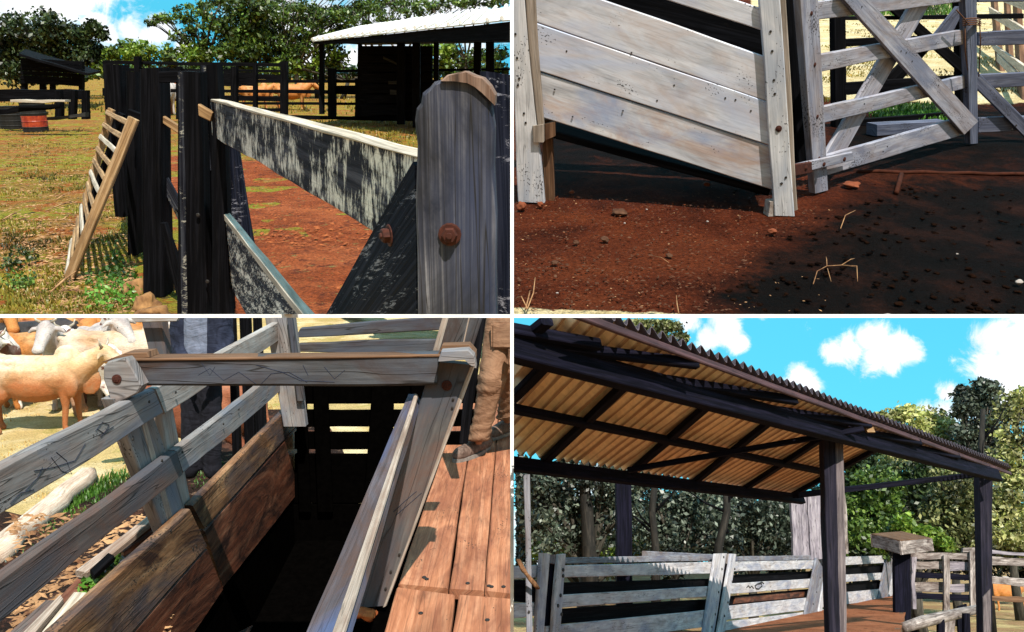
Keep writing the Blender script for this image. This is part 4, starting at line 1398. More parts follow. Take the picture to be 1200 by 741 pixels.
board(P, 'post', off(CPl, 0.02), [(925, 249), (912, -6), (921, -6), (935, 246)], 0.09, M['beige_strip'], ch, nu=8, wob=0.006, label='darker side board of the right-hand chute post')
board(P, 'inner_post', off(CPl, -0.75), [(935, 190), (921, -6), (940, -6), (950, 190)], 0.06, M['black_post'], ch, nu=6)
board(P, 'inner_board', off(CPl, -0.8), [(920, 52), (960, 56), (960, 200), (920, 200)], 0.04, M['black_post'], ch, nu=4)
nails(P, [(604, 40), (606, 68), (608.5, 92), (614, 133), (616, 144), (607, 100)], 0.008, M['dark_iron'], ch, off(CPl, 0.031))
nails(P, [(903, 37), (907, 94), (908, 110), (912, 150), (916, 215), (921, 208), (905, 60)], 0.008, M['dark_iron'], ch, off(CPl, 0.036))
nails(P, [(664, 60), (740, 62), (790, 100), (770, 118), (730, 130), (850, 115), (862, 117), (650, 105), (880, 130), (671, 137)], 0.006, M['dark_iron'], ch, off(CPl, 0.004))
nails(P, [(912.5, 151)], 0.014, M['rust'], ch, off(CPl, 0.037), 'bolt')

# gate
g0, g1 = P.ground(962, 226), P.ground(1141, 168)
GP = P.vplane(g0, g1)
gt = thing(P, 'yard_gate', 'grey timber gate with crossed braces beside the chute, brighter than the dark gate behind it', 'gate', g0)
board(P, 'stile', off(GP, 0.03), [(955, 227), (937, -6), (959, -6), (971, 223)], 0.05, M['gate_wood'], gt, nu=10, wob=0.005)
for q in ([(958, 2), (1138, -19), (1138, 1), (958, 24)], [(960, 64), (1140, 33), (1140, 50), (961, 84)], [(962, 126), (1142, 86), (1142, 101), (964, 145)], [(967, 183), (1143, 133), (1143, 154), (970, 206)]):
    board(P, 'rail', GP, q, 0.035, M['gate_wood'], gt, nu=8, wob=0.006)
board(P, 'brace', off(GP, 0.036), [(983, -7), (1130, 158), (1147, 142), (1013, -7)], 0.03, M['gate_wood'], gt, nu=8, wob=0.006)
board(P, 'brace', off(GP, -0.037), [(966, 184), (1073, -2), (1094, -2), (985, 188)], 0.03, M['gate_wood'], gt, nu=8, wob=0.006)
board(P, 'stile', off(GP, 0.03), [(1137, 169), (1131, -6), (1145, -6), (1146, 168)], 0.05, M['gate_blue'], gt, nu=8, wob=0.006)
nails(P, [(951, 16), (955, 76), (958, 137), (957, 195), (960, 186)], 0.010, M['rust'], gt, off(GP, 0.031), 'bolt')
nails(P, [(1010, 8), (1056, 60), (1062, 62), (1069, 72), (1013, 122), (1040, 172), (1100, 100), (1035, 178)], 0.006, M['dark_iron'], gt, off(GP, 0.037))
# latch
mb = MB()
mb.board(P, off(GP, 0.06), [(931, 193), (999, 178), (1000, 188), (933, 205)], 0.02, nu=4, wob=0.003)
mb.build(P, 'latch_bar', M['gate_wood'], gt)
board(P, 'latch_plate', off(GP, 0.075), [(931, 193), (951, 190), (952, 203), (932, 207)], 0.02, M['rust'], gt, nu=2)
nails(P, [(945, 197), (990, 187), (966, 193)], 0.011, M['rust'], gt, off(GP, 0.078), 'bolt')
# wire tie
M['rusty_wire'] = plain('rusty_wire', (0.12, 0.05, 0.025), 0.8, 0.3)
for k in range(4):
    y = 22 + k * 2.4
    pts_ = [P.hit(1128, y + 1, off(GP, 0.04)), P.hit(1134, y, off(GP, 0.075)), P.hit(1143, y - 0.5, off(GP, 0.075)), P.hit(1149, y + 1, off(GP, 0.03))]
    MB().tube(pts_, 0.006, 5).build(P, 'wire_tie', M['rusty_wire'], gt, smooth=True)
for pts_ in ([(1121, 12), (1130, 22), (1136, 30)], [(1148, 24), (1149, 50), (1147, 90)], [(1131, 34), (1131, 60), (1134, 82)]):
    MB().tube([P.hit(a, b, off(GP, 0.075)) for a, b in pts_], 0.005, 5).build(P, 'wire_tie', M['rusty_wire'], gt, smooth=True)

g2 = thing(P, 'yard_gate', 'part of a second grey gate cut by the right edge, past the wired stile', 'gate', P.ground(1160, 166))
g2a, g2b = P.ground(1146, 168), P.ground(1215, 166)
G2 = P.vplane(g2a, g2b)
for q in ([(1147, -14), (1215, -14), (1215, 2), (1147, 3)], [(1147, 38), (1215, 35), (1215, 52), (1147, 54)], [(1147, 88), (1215, 84), (1215, 101), (1147, 104)], [(1147, 138), (1215, 136), (1215, 152), (1147, 156)]):
    board(P, 'rail', G2, q, 0.035, M['gate_blue'], g2, nu=4, wob=0.006)
board(P, 'brace', off(G2, 0.036), [(1146, 84), (1212, 150), (1206, 166), (1143, 102)], 0.03, M['gate_blue'], g2, nu=5)
nails(P, [(1191, 147), (1186, 152)], 0.008, M['dark_iron'], g2, off(G2, 0.037))

# dark gate behind
d0 = P.ground(986, 150)
dg = thing(P, 'dark_gate', 'black gate frame standing behind the grey gate, seen through its bars', 'gate', d0)
DG = P.vplane(P.ground(985, 150), P.ground(1150, 140))
for q in ([(979, 160), (977, -8), (991, -8), (993, 160)], [(1126, 150), (1122, -8), (1132, -8), (1136, 150)]):
    board(P, 'stile', DG, q, 0.08, M['black_post'], dg, nu=4)
for q in ([(990, 46), (1130, 40), (1130, 48), (990, 55)], [(990, 97), (1130, 88), (1130, 97), (990, 112)], [(990, 20), (1200, 16), (1200, 22), (990, 24)], [(990, 142), (1130, 130), (1130, 140), (990, 154)]):
    board(P, 'rail', DG, q, 0.04, M['black_post'], dg, nu=3)
board(P, 'brace', off(DG, 0.045), [(1032, 2), (1134, 92), (1144, 84), (1050, 2)], 0.04, M['black_post'], dg, nu=4)
board(P, 'brace', off(DG, -0.045), [(1010, 120), (1086, 44), (1096, 52), (1030, 124)], 0.04, M['black_post'], dg, nu=4)
board(P, 'brace', off(DG, 0.09), [(1095, 42), (1122, 8), (1132, 8), (1116, 40)], 0.04, M['gate_blue'], dg, nu=3)

# light fence far right
rf = thing(P, 'plank_fence', 'sunlit plank fence receding at the upper right corner behind the gates', 'fence', P.ground(1175, 110))
RF = P.vplane(P.ground(1158, 70), P.ground(1200, 130))
for q in ([(1158, 8), (1204, 36), (1204, 46), (1160, 20)], [(1160, 50), (1204, 80), (1204, 92), (1164, 58)], [(1158, -14), (1204, 4), (1204, 14), (1158, -4)], [(1168, 62), (1190, 84), (1186, 92), (1168, 72)]):
    board(P, 'plank', RF, q, 0.04, M['pale'], rf, nu=3)
for q in ([(1168, 92), (1160, -6), (1164, -6), (1173, 92)], [(1192, 118), (1186, -6), (1191, -6), (1198, 118)], [(1179, 80), (1176, 2), (1179, 2), (1183, 80)]):
    board(P, 'post', off(RF, -0.06), q, 0.06, M['brown_post'], rf, nu=3)

# sleeper, ridge, bricks, rocks
o = board(P, 'sleeper', P.vplane(P.ground(1030, 160), P.ground(1108, 148)), [(1028, 146), (1110, 142), (1110, 152), (1028, 160)], 0.12, M['gate_blue'], nu=3)
tag(o, 'grey timber lying on dark soil under the gate', 'timber')
a, b = P.ground(1004, 203), P.ground(1215, 207)
o = MB().tube([a.lerp(b, k / 8) + Vector((0, 0, 0.01 + 0.008 * (k % 2))) for k in range(9)], 0.016, 6).build(P, 'ground_pipe', plain('soil_caked_pipe', (0.05, 0.014, 0.007), 0.9, 0.1), smooth=True)
tag(o, 'thin soil-caked pipe lying across the ground behind the gate foot', 'pipe')
a, b = P.ground(1050, 228), P.ground(1056, 206)
o = MB().tube([a + Vector((0, 0, 0.012)), b + Vector((0, 0, 0.012))], 0.018, 6).build(P, 'ground_pipe', bpy.data.materials['soil_caked_pipe'], smooth=True)
tag(o, 'short reddish stick joining the long thin pipe on the ground', 'stick')
M['red_stone'] = plain('red_stone', (0.20, 0.06, 0.028), 0.9, 0.15, c2=(0.12, 0.03, 0.012), scale=8, bmp=0.6)
M['grey_stone'] = plain('grey_stone', (0.42, 0.38, 0.36), 0.9, 0.15, c2=(0.16, 0.12, 0.1), scale=8, bmp=0.5)
def rpts(n):
    for k in range(n):
        x_, y_ = random.uniform(604, 960), random.uniform(205, 366)
        yield P.ground(x_, y_, 0.018), (x_, y_)
edge_d = lambda x_, y_: max(edge_dist(q, x_, y_) for q in DUNG_SHADE)
M['clump'] = plain('wet_dark_clods', (0.010, 0.004, 0.002), 1.0, 0.02, c2=(0.002, 0.001, 0.0008), scale=9, bmp=0.8)
mb = MB()
for k in range(300):
    x_, y_ = random.uniform(850, 1198), random.uniform(215, 367)
    if edge_d(x_, y_) > -14: mb.blob(P.ground(x_, y_, 0.004), random.uniform(0.005, 0.019), seed=k, sub=2, rough=1.1, flat=0.35, f=2.4)
o = mb.build(P, 'dung_clods', M['clump'], smooth=True)
tag(o, 'trodden black dung clods on the dark soil below the gate', 'dung', kind='stuff')
M['red_crumb'] = plain('dull_red_crumbs', (0.12, 0.032, 0.012), 0.95, 0.1, c2=(0.04, 0.012, 0.006), scale=5)
M['clod'] = plain('dark_clod', (0.10, 0.05, 0.03), 0.95, 0.1, c2=(0.035, 0.014, 0.008), scale=10, bmp=0.8)
o = MB().box(P.ground(902, 251) + Vector((0.0, 0, 0.045)), 0.055, 0.07, 0.10, 0.2).build(P, 'stone_block', M['grey_stone'])
tag(o, 'small upright grey block at the left foot of the right chute post', 'block')
for (px, py, r, mt, lab, fl) in ((905, 272, 0.045, 'red_stone', 'orange stone on the soil in front of the chute post', 0.6), (611, 243, 0.055, 'red_stone', 'orange rock at the foot of the left chute post', 0.9),
                                 (633, 241, 0.035, 'red_stone', 'small orange rock right of the left post foot', 0.9), (726, 250, 0.085, 'clod', 'flat brown clod in the middle of the red soil', 0.35),
                                 (709, 282, 0.04, 'clod', 'brown lump below the flat clod', 0.7), (732, 262, 0.012, 'grey_stone', 'white pebble just below the flat clod', 0.7),
                                 (675, 285, 0.03, 'clod', 'dull pebble left of the brown lump', 0.6), (758, 246, 0.012, 'grey_stone', 'tiny white pebble right of the flat clod', 0.7),
                                 (829, 260, 0.014, 'grey_stone', 'white chip under the lowest chute plank', 0.6), (670, 226, 0.03, 'red_stone', 'red lump near the brown post foot', 0.7),
                                 (784, 300, 0.03, 'clod', 'dark lump on the red soil right of centre', 0.5), (650, 308, 0.035, 'clod', 'dark clod at the left on the red soil', 0.4),
                                 (998, 218, 0.10, 'red_stone', 'brick-red stone on the ground under the gate rail', 0.35), (1194, 332, 0.03, 'grey_stone', 'pale stone in the black soil at the right edge', 0.7),
                                 (1122, 298, 0.012, 'grey_stone', 'white speck stone in the middle of the black soil', 0.6), (1040, 371, 0.03, 'grey_stone', 'pale stone cut by the bottom edge of the black soil', 0.5),
                                 (828, 217, 0.04, 'red_stone', 'reddish stone in the shade under the chute', 0.6), (653, 344, 0.012, 'grey_stone', 'white pebble near the lower left straw', 0.6)):
    rock(P, P.ground(px, py, 0.02), r * 0.6, M[mt], lab, seed=px * 0.37, flat=fl, name='stone', cat='stone')
pts = [q for q, (x_, y_) in rpts(1500) if edge_d(x_, y_) < -12]
chips(P, 'soil_crumbs', pts, 0.010, M['clod'], 'crumbs of dark earth strewn over the yard by the chute', 'soil')
pts = scatter(P, (604, 215, 1000, 366), 110, z=0.022, clus=1.3, thr=-0.05)
chips(P, 'straw_bits', pts, 0.007, M['litter'], 'pale straw and wood bits on the soil by the chute', 'straw')
pts = [q for q, (x_, y_) in rpts(1600) if edge_d(x_, y_) < -8]
chips(P, 'soil_crumbs', pts, 0.008, M['red_crumb'], 'crumbs of red earth in front of the chute', 'soil')
# dry twigs
def twig(P, lab, segs, r, mat, z=0.03, name='twig', cat='twig'):
    mb = MB()
    for s_ in segs:
        q = [P.ground(a, b, z) + Vector((0, 0, zz)) for a, b, zz in s_]
        mb.tube(q, [r] + [r * 0.9] * (len(q) - 2) + [r * 0.4], 5)
    o = mb.build(P, name, mat, smooth=True)
    return tag(o, lab, cat)
twig(P, 'dry forked straw stem on the black soil below the gate', [[(953, 333, 0), (957, 322, .02), (968, 318, .03), (985, 317, .03), (1003, 315, .01)], [(968, 318, 0.03), (968, 308, .02), (968, 301, .0)], [(985, 317, .03), (996, 310, .03), (1002, 303, .0)], [(985, 317, .03), (1003, 318, .03), (1005, 330, .0)], [(969, 319, .02), (974, 330, 0)]], 0.0025, M['litter'], z=0.025)
twig(P, 'thin curved stem between the chute post and the dry forked one', [[(985, 268, 0), (990, 256, .02), (1002, 250, .02)]], 0.003, M['litter'], z=0.025)
twig(P, 'dry grass clump at lower left of the yard by the straw strip', [[(618, 362, 0), (625, 350, .03), (627, 336, .05)], [(618, 362, 0), (611, 352, .02), (604, 350, .0)], [(616, 362, 0), (620, 352, .03), (621, 345, .02)]], 0.0035, M['litter'], cat='grass', name='grass_clump')
twig(P, 'single upright straw at the bottom of the red soil', [[(796, 371, 0), (793, 361, .02), (792, 353, .03)]], 0.0035, M['litter'], cat='straw', name='straw_stem')
twig(P, 'fine pale stem lying on the red soil right of centre', [[(765, 300, 0), (775, 304, .01), (784, 308, .0)]], 0.002, M['litter'], cat='straw', name='straw_stem')
pts = scatter(P, (1025, 124, 1115, 142), 420, z=0.02)
blades(P, 'grass', pts, 0.07, M['grass_g'], w=0.01, per=6, spread=0.08, label='green grass patch at the shade edge behind the gate', cat='grass')
pts = scatter(P, (960, -20, 1140, 20), 900, z=0.02)
blades(P, 'grass', pts, 0.16, M['grass_g'], w=0.02, per=6, spread=0.2, label='strip of green grass beyond the pale yard', cat='grass')
pts = scatter(P, (930, 20, 1197, 118), 1200, z=0.03, clus=0.9, thr=0.05)
blades(P, 'grass', pts, 0.035, M['grass_y'], w=0.008, per=4, spread=0.1, label='thin yellow grass on the sunlit yard behind the gates', cat='grass')
# ================================================================ BOTTOM LEFT: looking down into the chute, cattle beyond
P = BL
YP = P.Y
FZ = -1.9
M['bl_field'] = ground_mat('sunlit_straw_yard', [(0.8, 0, 0, (0.58, 0.42, 0.18)), (0.35, 0.48, 0.6, (0.66, 0.54, 0.32)), (1.7, 0.55, 0.64, (0.36, 0.29, 0.09))], bmp=0.8, fine=(0.6, 1.2))
M['bl_debris'] = ground_mat('dark_debris_ground', [(1.8, 0, 0, (0.03, 0.016, 0.012)), (3, 0.52, 0.6, (0.10, 0.04, 0.025)), (9, 0.58, 0.64, (0.2, 0.12, 0.08))], bmp=1.0)
M['rail_grey'] = wood('grey_scribbled_rail', (0.11, 0.10, 0.10), (0.20, 0.19, 0.19), (0.30, 0.285, 0.28), soft=0.4, stain=(0.18, 0.10, 0.07), stain_amt=0.45, spots=0.4, grain=0.45, blue=(0.12, 0.14, 0.19), crack=0.6)
M['rail_dark'] = wood('dark_worn_rail', (0.035, 0.032, 0.032), (0.08, 0.073, 0.073), (0.14, 0.13, 0.125), soft=0.4, stain=(0.11, 0.055, 0.04), stain_amt=0.7, grain=0.5, blue=(0.05, 0.06, 0.08), crack=0.6)
M['rail_lit'] = wood('lit_worn_rail', (0.18, 0.17, 0.16), (0.30, 0.28, 0.27), (0.43, 0.40, 0.38), soft=0.4, stain=(0.2, 0.12, 0.08), stain_amt=0.5, grain=0.5, crack=0.6)  # rail wood in a sunlit tone, the light put into the colour
M['beam_dark'] = wood('greasy_cross_beam', (0.025, 0.026, 0.028), (0.06, 0.06, 0.064), (0.12, 0.12, 0.125), soft=0.3, stain=(0.04, 0.02, 0.014), stain_amt=0.85, grain=0.4, blue=(0.05, 0.06, 0.085), crack=0.8)
M['slab_brown'] = wood('rubbed_brown_plank', (0.09, 0.038, 0.018), (0.26, 0.125, 0.055), (0.50, 0.30, 0.16), soft=0.3, stain=(0.03, 0.012, 0.007), stain_amt=1.0, blue=(0.05, 0.045, 0.055), spots=0.9, grain=0.35, crack=0.4, rough=0.6)
M['slab_red'] = wood('red_brown_wet_plank', (0.04, 0.014, 0.008), (0.14, 0.042, 0.02), (0.30, 0.14, 0.08), soft=0.3, stain=(0.018, 0.007, 0.005), stain_amt=1.0, grain=0.35, rough=0.55)
M['deck'] = wood('orange_brown_deck_plank', (0.24, 0.085, 0.038), (0.38, 0.15, 0.075), (0.52, 0.25, 0.14), stain=(0.16, 0.05, 0.028), stain_amt=0.6, spots=0.1, grain=0.7, crack=0.35)
M['strip_pale'] = wood('pale_edge_strip', (0.20, 0.14, 0.11), (0.36, 0.29, 0.24), (0.52, 0.45, 0.40), stain=(0.16, 0.08, 0.05), stain_amt=0.5, crack=0.4)
M['blue_plank'] = wood('dark_blue_brown_plank', (0.03, 0.025, 0.03), (0.07, 0.06, 0.07), (0.14, 0.12, 0.14), stain=(0.08, 0.04, 0.025), stain_amt=0.8, grain=0.5, blue=(0.06, 0.09, 0.19))
M['pit'] = plain('pit_shade_black', (0.0012, 0.001, 0.0009), 1.0, 0.0)  # shade inside the chute put into a black colour
g = ground_sheet(P, 'ground', -22, -0.02, 3.2, 31, FZ, M['bl_field'], amp=0.05, nx=50, ny=60, pw=1.4, base=(-6, 10, FZ))
patch(P, 'debris_ground', [(-40, 590), (60, 610), (150, 560), (215, 540), (300, 480), (370, 480), (420, 560), (420, 800), (-80, 900), (-160, 700)], FZ + 0.07, M['bl_debris'], wob=0.05)

XL = P.at(178, 540, 3.6).x            # inner plane of the left side
PL = P.X(XL)
PR = P.X(-0.43)
c0 = Vector(((XL - 0.43) / 2, 3.6, 0))
ct = thing(P, 'cattle_chute', 'deep plank-sided cattle chute with a heavy cross beam, seen from above', 'chute', c0)
F1 = YP(3.6)
# front frame
board(P, 'post', off(PL, -0.058), [(212, 680), (134, 468), (168, 452), (236, 650)], 0.06, M['rail_grey'], ct, nu=8, wob=0.006, label='left frame post leaning inwards')
board(P, 'post_edge', off(PL, -0.054), [(204, 640), (157, 462), (163, 460), (211, 636)], 0.03, M['strip_pale'], ct, nu=8, wob=0.005)
board(P, 'post', off(PL, -0.07), [(208, 600), (183, 455), (198, 452), (224, 590)], 0.05, M['rail_lit'], ct, nu=4)
FB = YP(3.5)
board(P, 'cross_beam', FB, [(157, 420), (513, 416), (512, 453), (163, 453)], 0.11, M['beam_dark'], ct, nu=12, wob=0.006, ch=0.012)
board(P, 'beam_top', None, [tuple(P.at(150, 421, 3.49)), tuple(P.at(520, 415.5, 3.49)), tuple(P.at(518, 411.5, 3.60)), tuple(P.at(152, 415.5, 3.60))], 0.012, M['brown_post'], ct, nu=10, wob=0.004, label='worn reddish top edge of the cross beam')
polyboard(P, 'beam_end', YP(3.42), [(131, 476), (127, 462), (121, 445), (121, 430), (126, 424), (146, 420), (150, 424), (166, 452), (160, 462)], 0.07, M['rail_grey'], ct, ch=0.006, vertical=False)
polyboard(P, 'beam_end', YP(3.50), [(118, 425), (146, 414), (172, 413), (175, 419), (150, 421)], 0.1, M['brown_post'], ct, ch=0.004, vertical=False)
nails(P, [(136.5, 444.5)], 0.014, M['rust'], ct, YP(3.415), 'bolt')
# right post and cap
board(P, 'post', YP(3.55), [(415, 713), (507, 424), (556, 428), (452, 710)], 0.07, M['rail_dark'], ct, nu=10, wob=0.006, label='right frame post leaning inwards, grey and blue')
board(P, 'post_edge', YP(3.545), [(449, 712), (551, 430), (556, 430), (453, 710)], 0.02, M['strip_pale'], ct, nu=8, wob=0.004)
polyboard(P, 'beam_cap', YP(3.42), [(513, 424), (517, 412), (549, 410), (556, 417), (558, 432), (551, 428), (546, 422)], 0.09, M['rail_grey'], ct, ch=0.006, vertical=False)
polyboard(P, 'beam_cap', YP(3.50), [(515, 412), (518, 405), (550, 404), (558, 413), (558, 420), (550, 411)], 0.08, M['brown_post'], ct, ch=0.004, vertical=False)
nails(P, [(523.5, 452)], 0.016, M['rust'], ct, YP(3.545), 'bolt')
nails(P, [(531, 468), (530, 478), (458, 670), (452, 690), (468, 650)], 0.006, M['dark_iron'], ct, YP(3.545))

# left side rails
def lrail(name, q, t, mat, lab=None, o_=0.0, nu=8):
    return board(P, name, off(PL, o_), q, t, mat, ct, nu=nu, wob=0.006, ch=0.008, label=lab)
lrail('rail', [(-30, 563), (180, 456), (192, 485), (-30, 624)], 0.05, M['rail_grey'], 'upper side rail scratched with dark scribbles')
lrail('rail', [(-30, 702), (206, 529), (214, 557), (-30, 756)], 0.05, M['rail_dark'], 'lower side rail, dark grey')
lrail('rail', [(182, 455), (336, 372), (341, 391), (194, 485)], 0.045, M['rail_lit'], o_=-0.012)
lrail('rail', [(207, 528), (347, 418), (352, 440), (216, 555)], 0.045, M['rail_grey'], o_=-0.012)
lrail('side_plank', [(60, 745), (222, 596), (243, 641), (130, 770)], 0.05, M['slab_brown'], 'rubbed brown solid side plank', nu=8)
lrail('side_plank', [(130, 772), (243, 643), (262, 692), (205, 775)], 0.05, M['slab_red'], 'lower red-brown side plank', o_=-0.004)
lrail('side_plank', [(225, 592), (354, 462), (360, 486), (240, 620)], 0.05, M['slab_brown'], o_=-0.014)
lrail('side_plank', [(240, 622), (360, 488), (364, 560), (262, 690)], 0.05, M['slab_red'], o_=-0.018)
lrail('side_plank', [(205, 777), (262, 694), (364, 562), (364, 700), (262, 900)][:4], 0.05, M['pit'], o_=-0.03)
nails(P, [(175, 471), (206, 460), (214, 530), (230, 640), (226, 643), (200, 622), (262, 497), (280, 480), (156, 515), (190, 540)], 0.007, M['dark_iron'], ct, off(PL, 0.001))
# scribbles on the rails (ink lines, flat on the wood)
M['ink'] = plain('dark_ink', (0.03, 0.035, 0.06), 0.8, 0.1)
def scrib(pl, segs, name='scribble', r=0.0013, mat=None):
    mb = MB()
    for s_ in segs:
        mb.tube([P.hit(a, b, pl) for a, b in s_], r, 4)
    mb.build(P, name, mat or M['ink'], ct)
scrib(off(PL, 0.001), [[(60, 536), (72, 552), (84, 556), (78, 540), (66, 530)], [(40, 552), (62, 548), (88, 540), (100, 520)], [(112, 505), (120, 495), (128, 498), (122, 508), (114, 503)], [(118, 512), (126, 504), (133, 500)], [(30, 575), (44, 560), (50, 548)], [(12, 590), (24, 578), (40, 574)]])
scrib(YP(3.499), [[(232, 440), (246, 432), (262, 446), (280, 436), (300, 450)], [(236, 425), (246, 440), (252, 430)], [(300, 428), (330, 436), (352, 446), (392, 448)], [(306, 450), (318, 438), (338, 436), (360, 448)], [(380, 430), (392, 444), (404, 434)], [(355, 428), (361, 440)]])
scrib(YP(3.549), [[(461, 600), (474, 588), (488, 576)], [(464, 604), (478, 592), (494, 578)]])

# right side plank with pale edge
L0, L1 = P.hit(398, 760, PR), P.hit(484, 480, PR)
ax = (L1 - L0).normalized()
nn = (Vector((-0.35, -0.35, 1)) - ax * Vector((-0.35, -0.35, 1)).dot(ax)).normalized()
RP = (L0, nn)
board(P, 'side_plank', RP, [(336, 790), (478, 462), (489, 462), (386, 790)], 0.05, M['blue_plank'], ct, nu=8, wob=0.006, label='sloping inner plank, blue at the top and brown below')
board(P, 'edge_strip', off(RP, 0.022), [(371, 790), (485, 462), (489, 462), (386, 790)], 0.02, M['strip_pale'], ct, nu=10, wob=0.004, label='pale edge strip running down beside the pit')
board(P, 'edge_strip', YP(3.66), [(506, 418), (519, 371), (526, 371), (513, 418)], 0.03, M['strip_pale'], ct, nu=3)
board(P, 'back_board', YP(3.9), [(508, 415), (526, 371), (566, 371), (552, 415)], 0.03, M['beam_dark'], ct, nu=3)
board(P, 'back_board_edge', YP(3.89), [(541, 407), (549, 371), (551, 371), (543, 407)], 0.03, M['strip_pale'], ct, nu=3)
board(P, 'back_post', YP(5.0), [(538, 520), (552, 371), (570, 371), (548, 520)], 0.04, M['black_post'], ct, nu=3)

# far end of the chute
E = YP(6.0)
for q in ([(352, 385), (560, 366), (560, 385), (346, 396)], [(350, 402), (520, 398), (516, 416), (352, 414)]):
    board(P, 'end_rail', E, q, 0.06, M['beam_dark'], ct, nu=5, wob=0.01)
board(P, 'end_post', YP(5.7), [(332, 500), (310, 371), (344, 371), (358, 500)], 0.08, M['rail_grey'], ct, nu=5, wob=0.008)
board(P, 'end_post', YP(5.65), [(348, 470), (336, 371), (342, 371), (356, 470)], 0.05, M['beam_dark'], ct, nu=5)
for q in ([(345, 440), (560, 440), (560, 473), (345, 474)], [(345, 481), (560, 481), (560, 500), (345, 501)], [(345, 507), (560, 507), (560, 527), (345, 527)], [(345, 533), (560, 533), (560, 590), (345, 590)], [(340, 592), (560, 592), (560, 640), (340, 640)], [(335, 642), (560, 642), (560, 700), (335, 700)]):
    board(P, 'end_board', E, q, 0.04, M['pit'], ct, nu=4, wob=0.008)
for (a, b, c, d) in ((368, 384, 370, 392), (437, 463, 430, 458), (399, 411, 399, 410)):
    pass
for q in ([(372, 600), (366, 440), (383, 440), (390, 600)], [(425, 600), (437, 440), (462, 440), (458, 600)], [(350, 600), (345, 440), (358, 440), (364, 600)], [(480, 600), (482, 440), (520, 440), (520, 600)]):
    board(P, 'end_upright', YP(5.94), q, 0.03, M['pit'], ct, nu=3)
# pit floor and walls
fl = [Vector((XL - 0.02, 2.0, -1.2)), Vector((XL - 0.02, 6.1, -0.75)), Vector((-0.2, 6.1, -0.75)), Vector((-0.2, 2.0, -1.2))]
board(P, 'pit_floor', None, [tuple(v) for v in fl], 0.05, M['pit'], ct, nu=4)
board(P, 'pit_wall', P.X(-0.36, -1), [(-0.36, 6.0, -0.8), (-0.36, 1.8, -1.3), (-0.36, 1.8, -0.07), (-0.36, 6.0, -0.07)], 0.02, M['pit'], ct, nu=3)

# deck planks
dk = thing(P, 'deck', 'orange-brown plank walkway on the right beside the chute', 'walkway', Vector((-0.15, 3.8, 0)))
G0 = (Vector((0, 0, 0)), Vector((0, 0, 1)))
for q, mt in (([(466, 684), (540, 470), (557, 470), (524, 689)], 'deck'), ([(527, 690), (558, 470), (585, 470), (567, 692)], 'deck'), ([(568, 692), (586, 470), (612, 470), (612, 697)], 'deck'),
              ([(436, 790), (465, 688), (533, 697), (519, 800)], 'deck'), ([(523, 800), (537, 697), (612, 703), (612, 810)], 'deck')):
    board(P, 'deck_plank', G0, q, 0.05, M[mt], dk, nu=10, wob=0.006, ch=0.006)
nails(P, [(497, 677), (500, 679), (573, 687), (576, 688), (548, 684), (493, 719), (571, 727), (590, 688)], 0.011, M['dark_iron'], dk, G0)
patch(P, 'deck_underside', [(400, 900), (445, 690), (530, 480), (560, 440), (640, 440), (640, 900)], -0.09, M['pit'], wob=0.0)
rock(P, P.ground(428, 722, -0.085), 0.04, plain('orange_lump', (0.5, 0.14, 0.04), 0.8, 0.2, c2=(0.25, 0.06, 0.02)), 'small orange lump in the gap beside the foot of the right frame post', 2, 0.6, name='stone', cat='stone', ell=1.4)

# background frame bits at the top left
bp = thing(P, 'fence_post', 'grey fence post with a cross board behind the chute beam', 'post', P.ground(182, 560, -1.0))
board(P, 'post', YP(5.2), [(176, 420), (164, 371), (189, 371), (195, 420)], 0.1, M['rail_dark'], bp, nu=3)
board(P, 'cross_board', YP(5.1), [(146, 364), (215, 364), (206, 377), (158, 378)], 0.05, M['rail_lit'], bp, nu=3)
bp2 = thing(P, 'dark_fence', 'dark upright posts behind the rails near the standing man', 'fence', P.ground(290, 560, -1.0))
for q in ([(273, 560), (266, 371), (274, 371), (282, 560)], [(288, 560), (280, 371), (292, 371), (300, 560)], [(300, 540), (296, 371), (304, 371), (312, 540)]):
    board(P, 'post', YP(7.6), q, 0.08, M['black_post'], bp2, nu=3)

# log and lumber
a, b = P.ground(-12, 668, FZ), P.ground(110, 562, FZ)
lg = MB()
M['log_pale'] = wood('sun_bleached_log', (0.38, 0.26, 0.18), (0.60, 0.46, 0.36), (0.78, 0.68, 0.56), stain=(0.3, 0.16, 0.1), stain_amt=0.4)
pp = []
for k in range(12):
    f = k / 11
    p = a.lerp(b, f) + Vector((noise.noise(Vector((k * .6, 0, 0))) * .06, 0, 0.12))
    pp.append(p)
lg.tube(pp, [0.14 * (1 + 0.25 * noise.noise(Vector((k * 0.8, 5, 0)))) for k in range(11)] + [0.05], 10)
o = lg.build(P, 'log', M['log_pale'], smooth=True)
tag(o, 'long pale log lying on the sunlit yard left of the chute', 'log')
pts = []
for k in range(420):
    f = random.uniform(0, 1)
    pts.append(a.lerp(b, f) + Vector((random.uniform(0.08, 0.75), random.uniform(-0.2, 0.3), 0.0)))
pts += [P.ground(random.uniform(95, 150), random.uniform(560, 590), FZ) for k in range(120)]
pts += [P.ground(random.uniform(225, 262), random.uniform(545, 580), FZ) for k in range(150)]
blades(P, 'grass', pts, 0.13, M['grass_g'], w=0.012, per=5, spread=0.09, label='green grass along the shaded side of the pale log', cat='grass')
pts = scatter(P, (3, 430, 350, 600), 1600, z=FZ, clus=0.8, thr=-0.1)
blades(P, 'grass', pts, 0.05, M['straw'], w=0.01, per=4, spread=0.12, label='dry straw stubble on the sunlit cattle yard', cat='straw')
lp = thing(P, 'lumber_pile', 'pile of broken boards and sticks between the lower rail and the brown plank', 'lumber', P.ground(100, 690, FZ + 0.3))
LPz = (Vector((0, 0, -1.25)), Vector((0.1, -0.25, 1)).normalized())
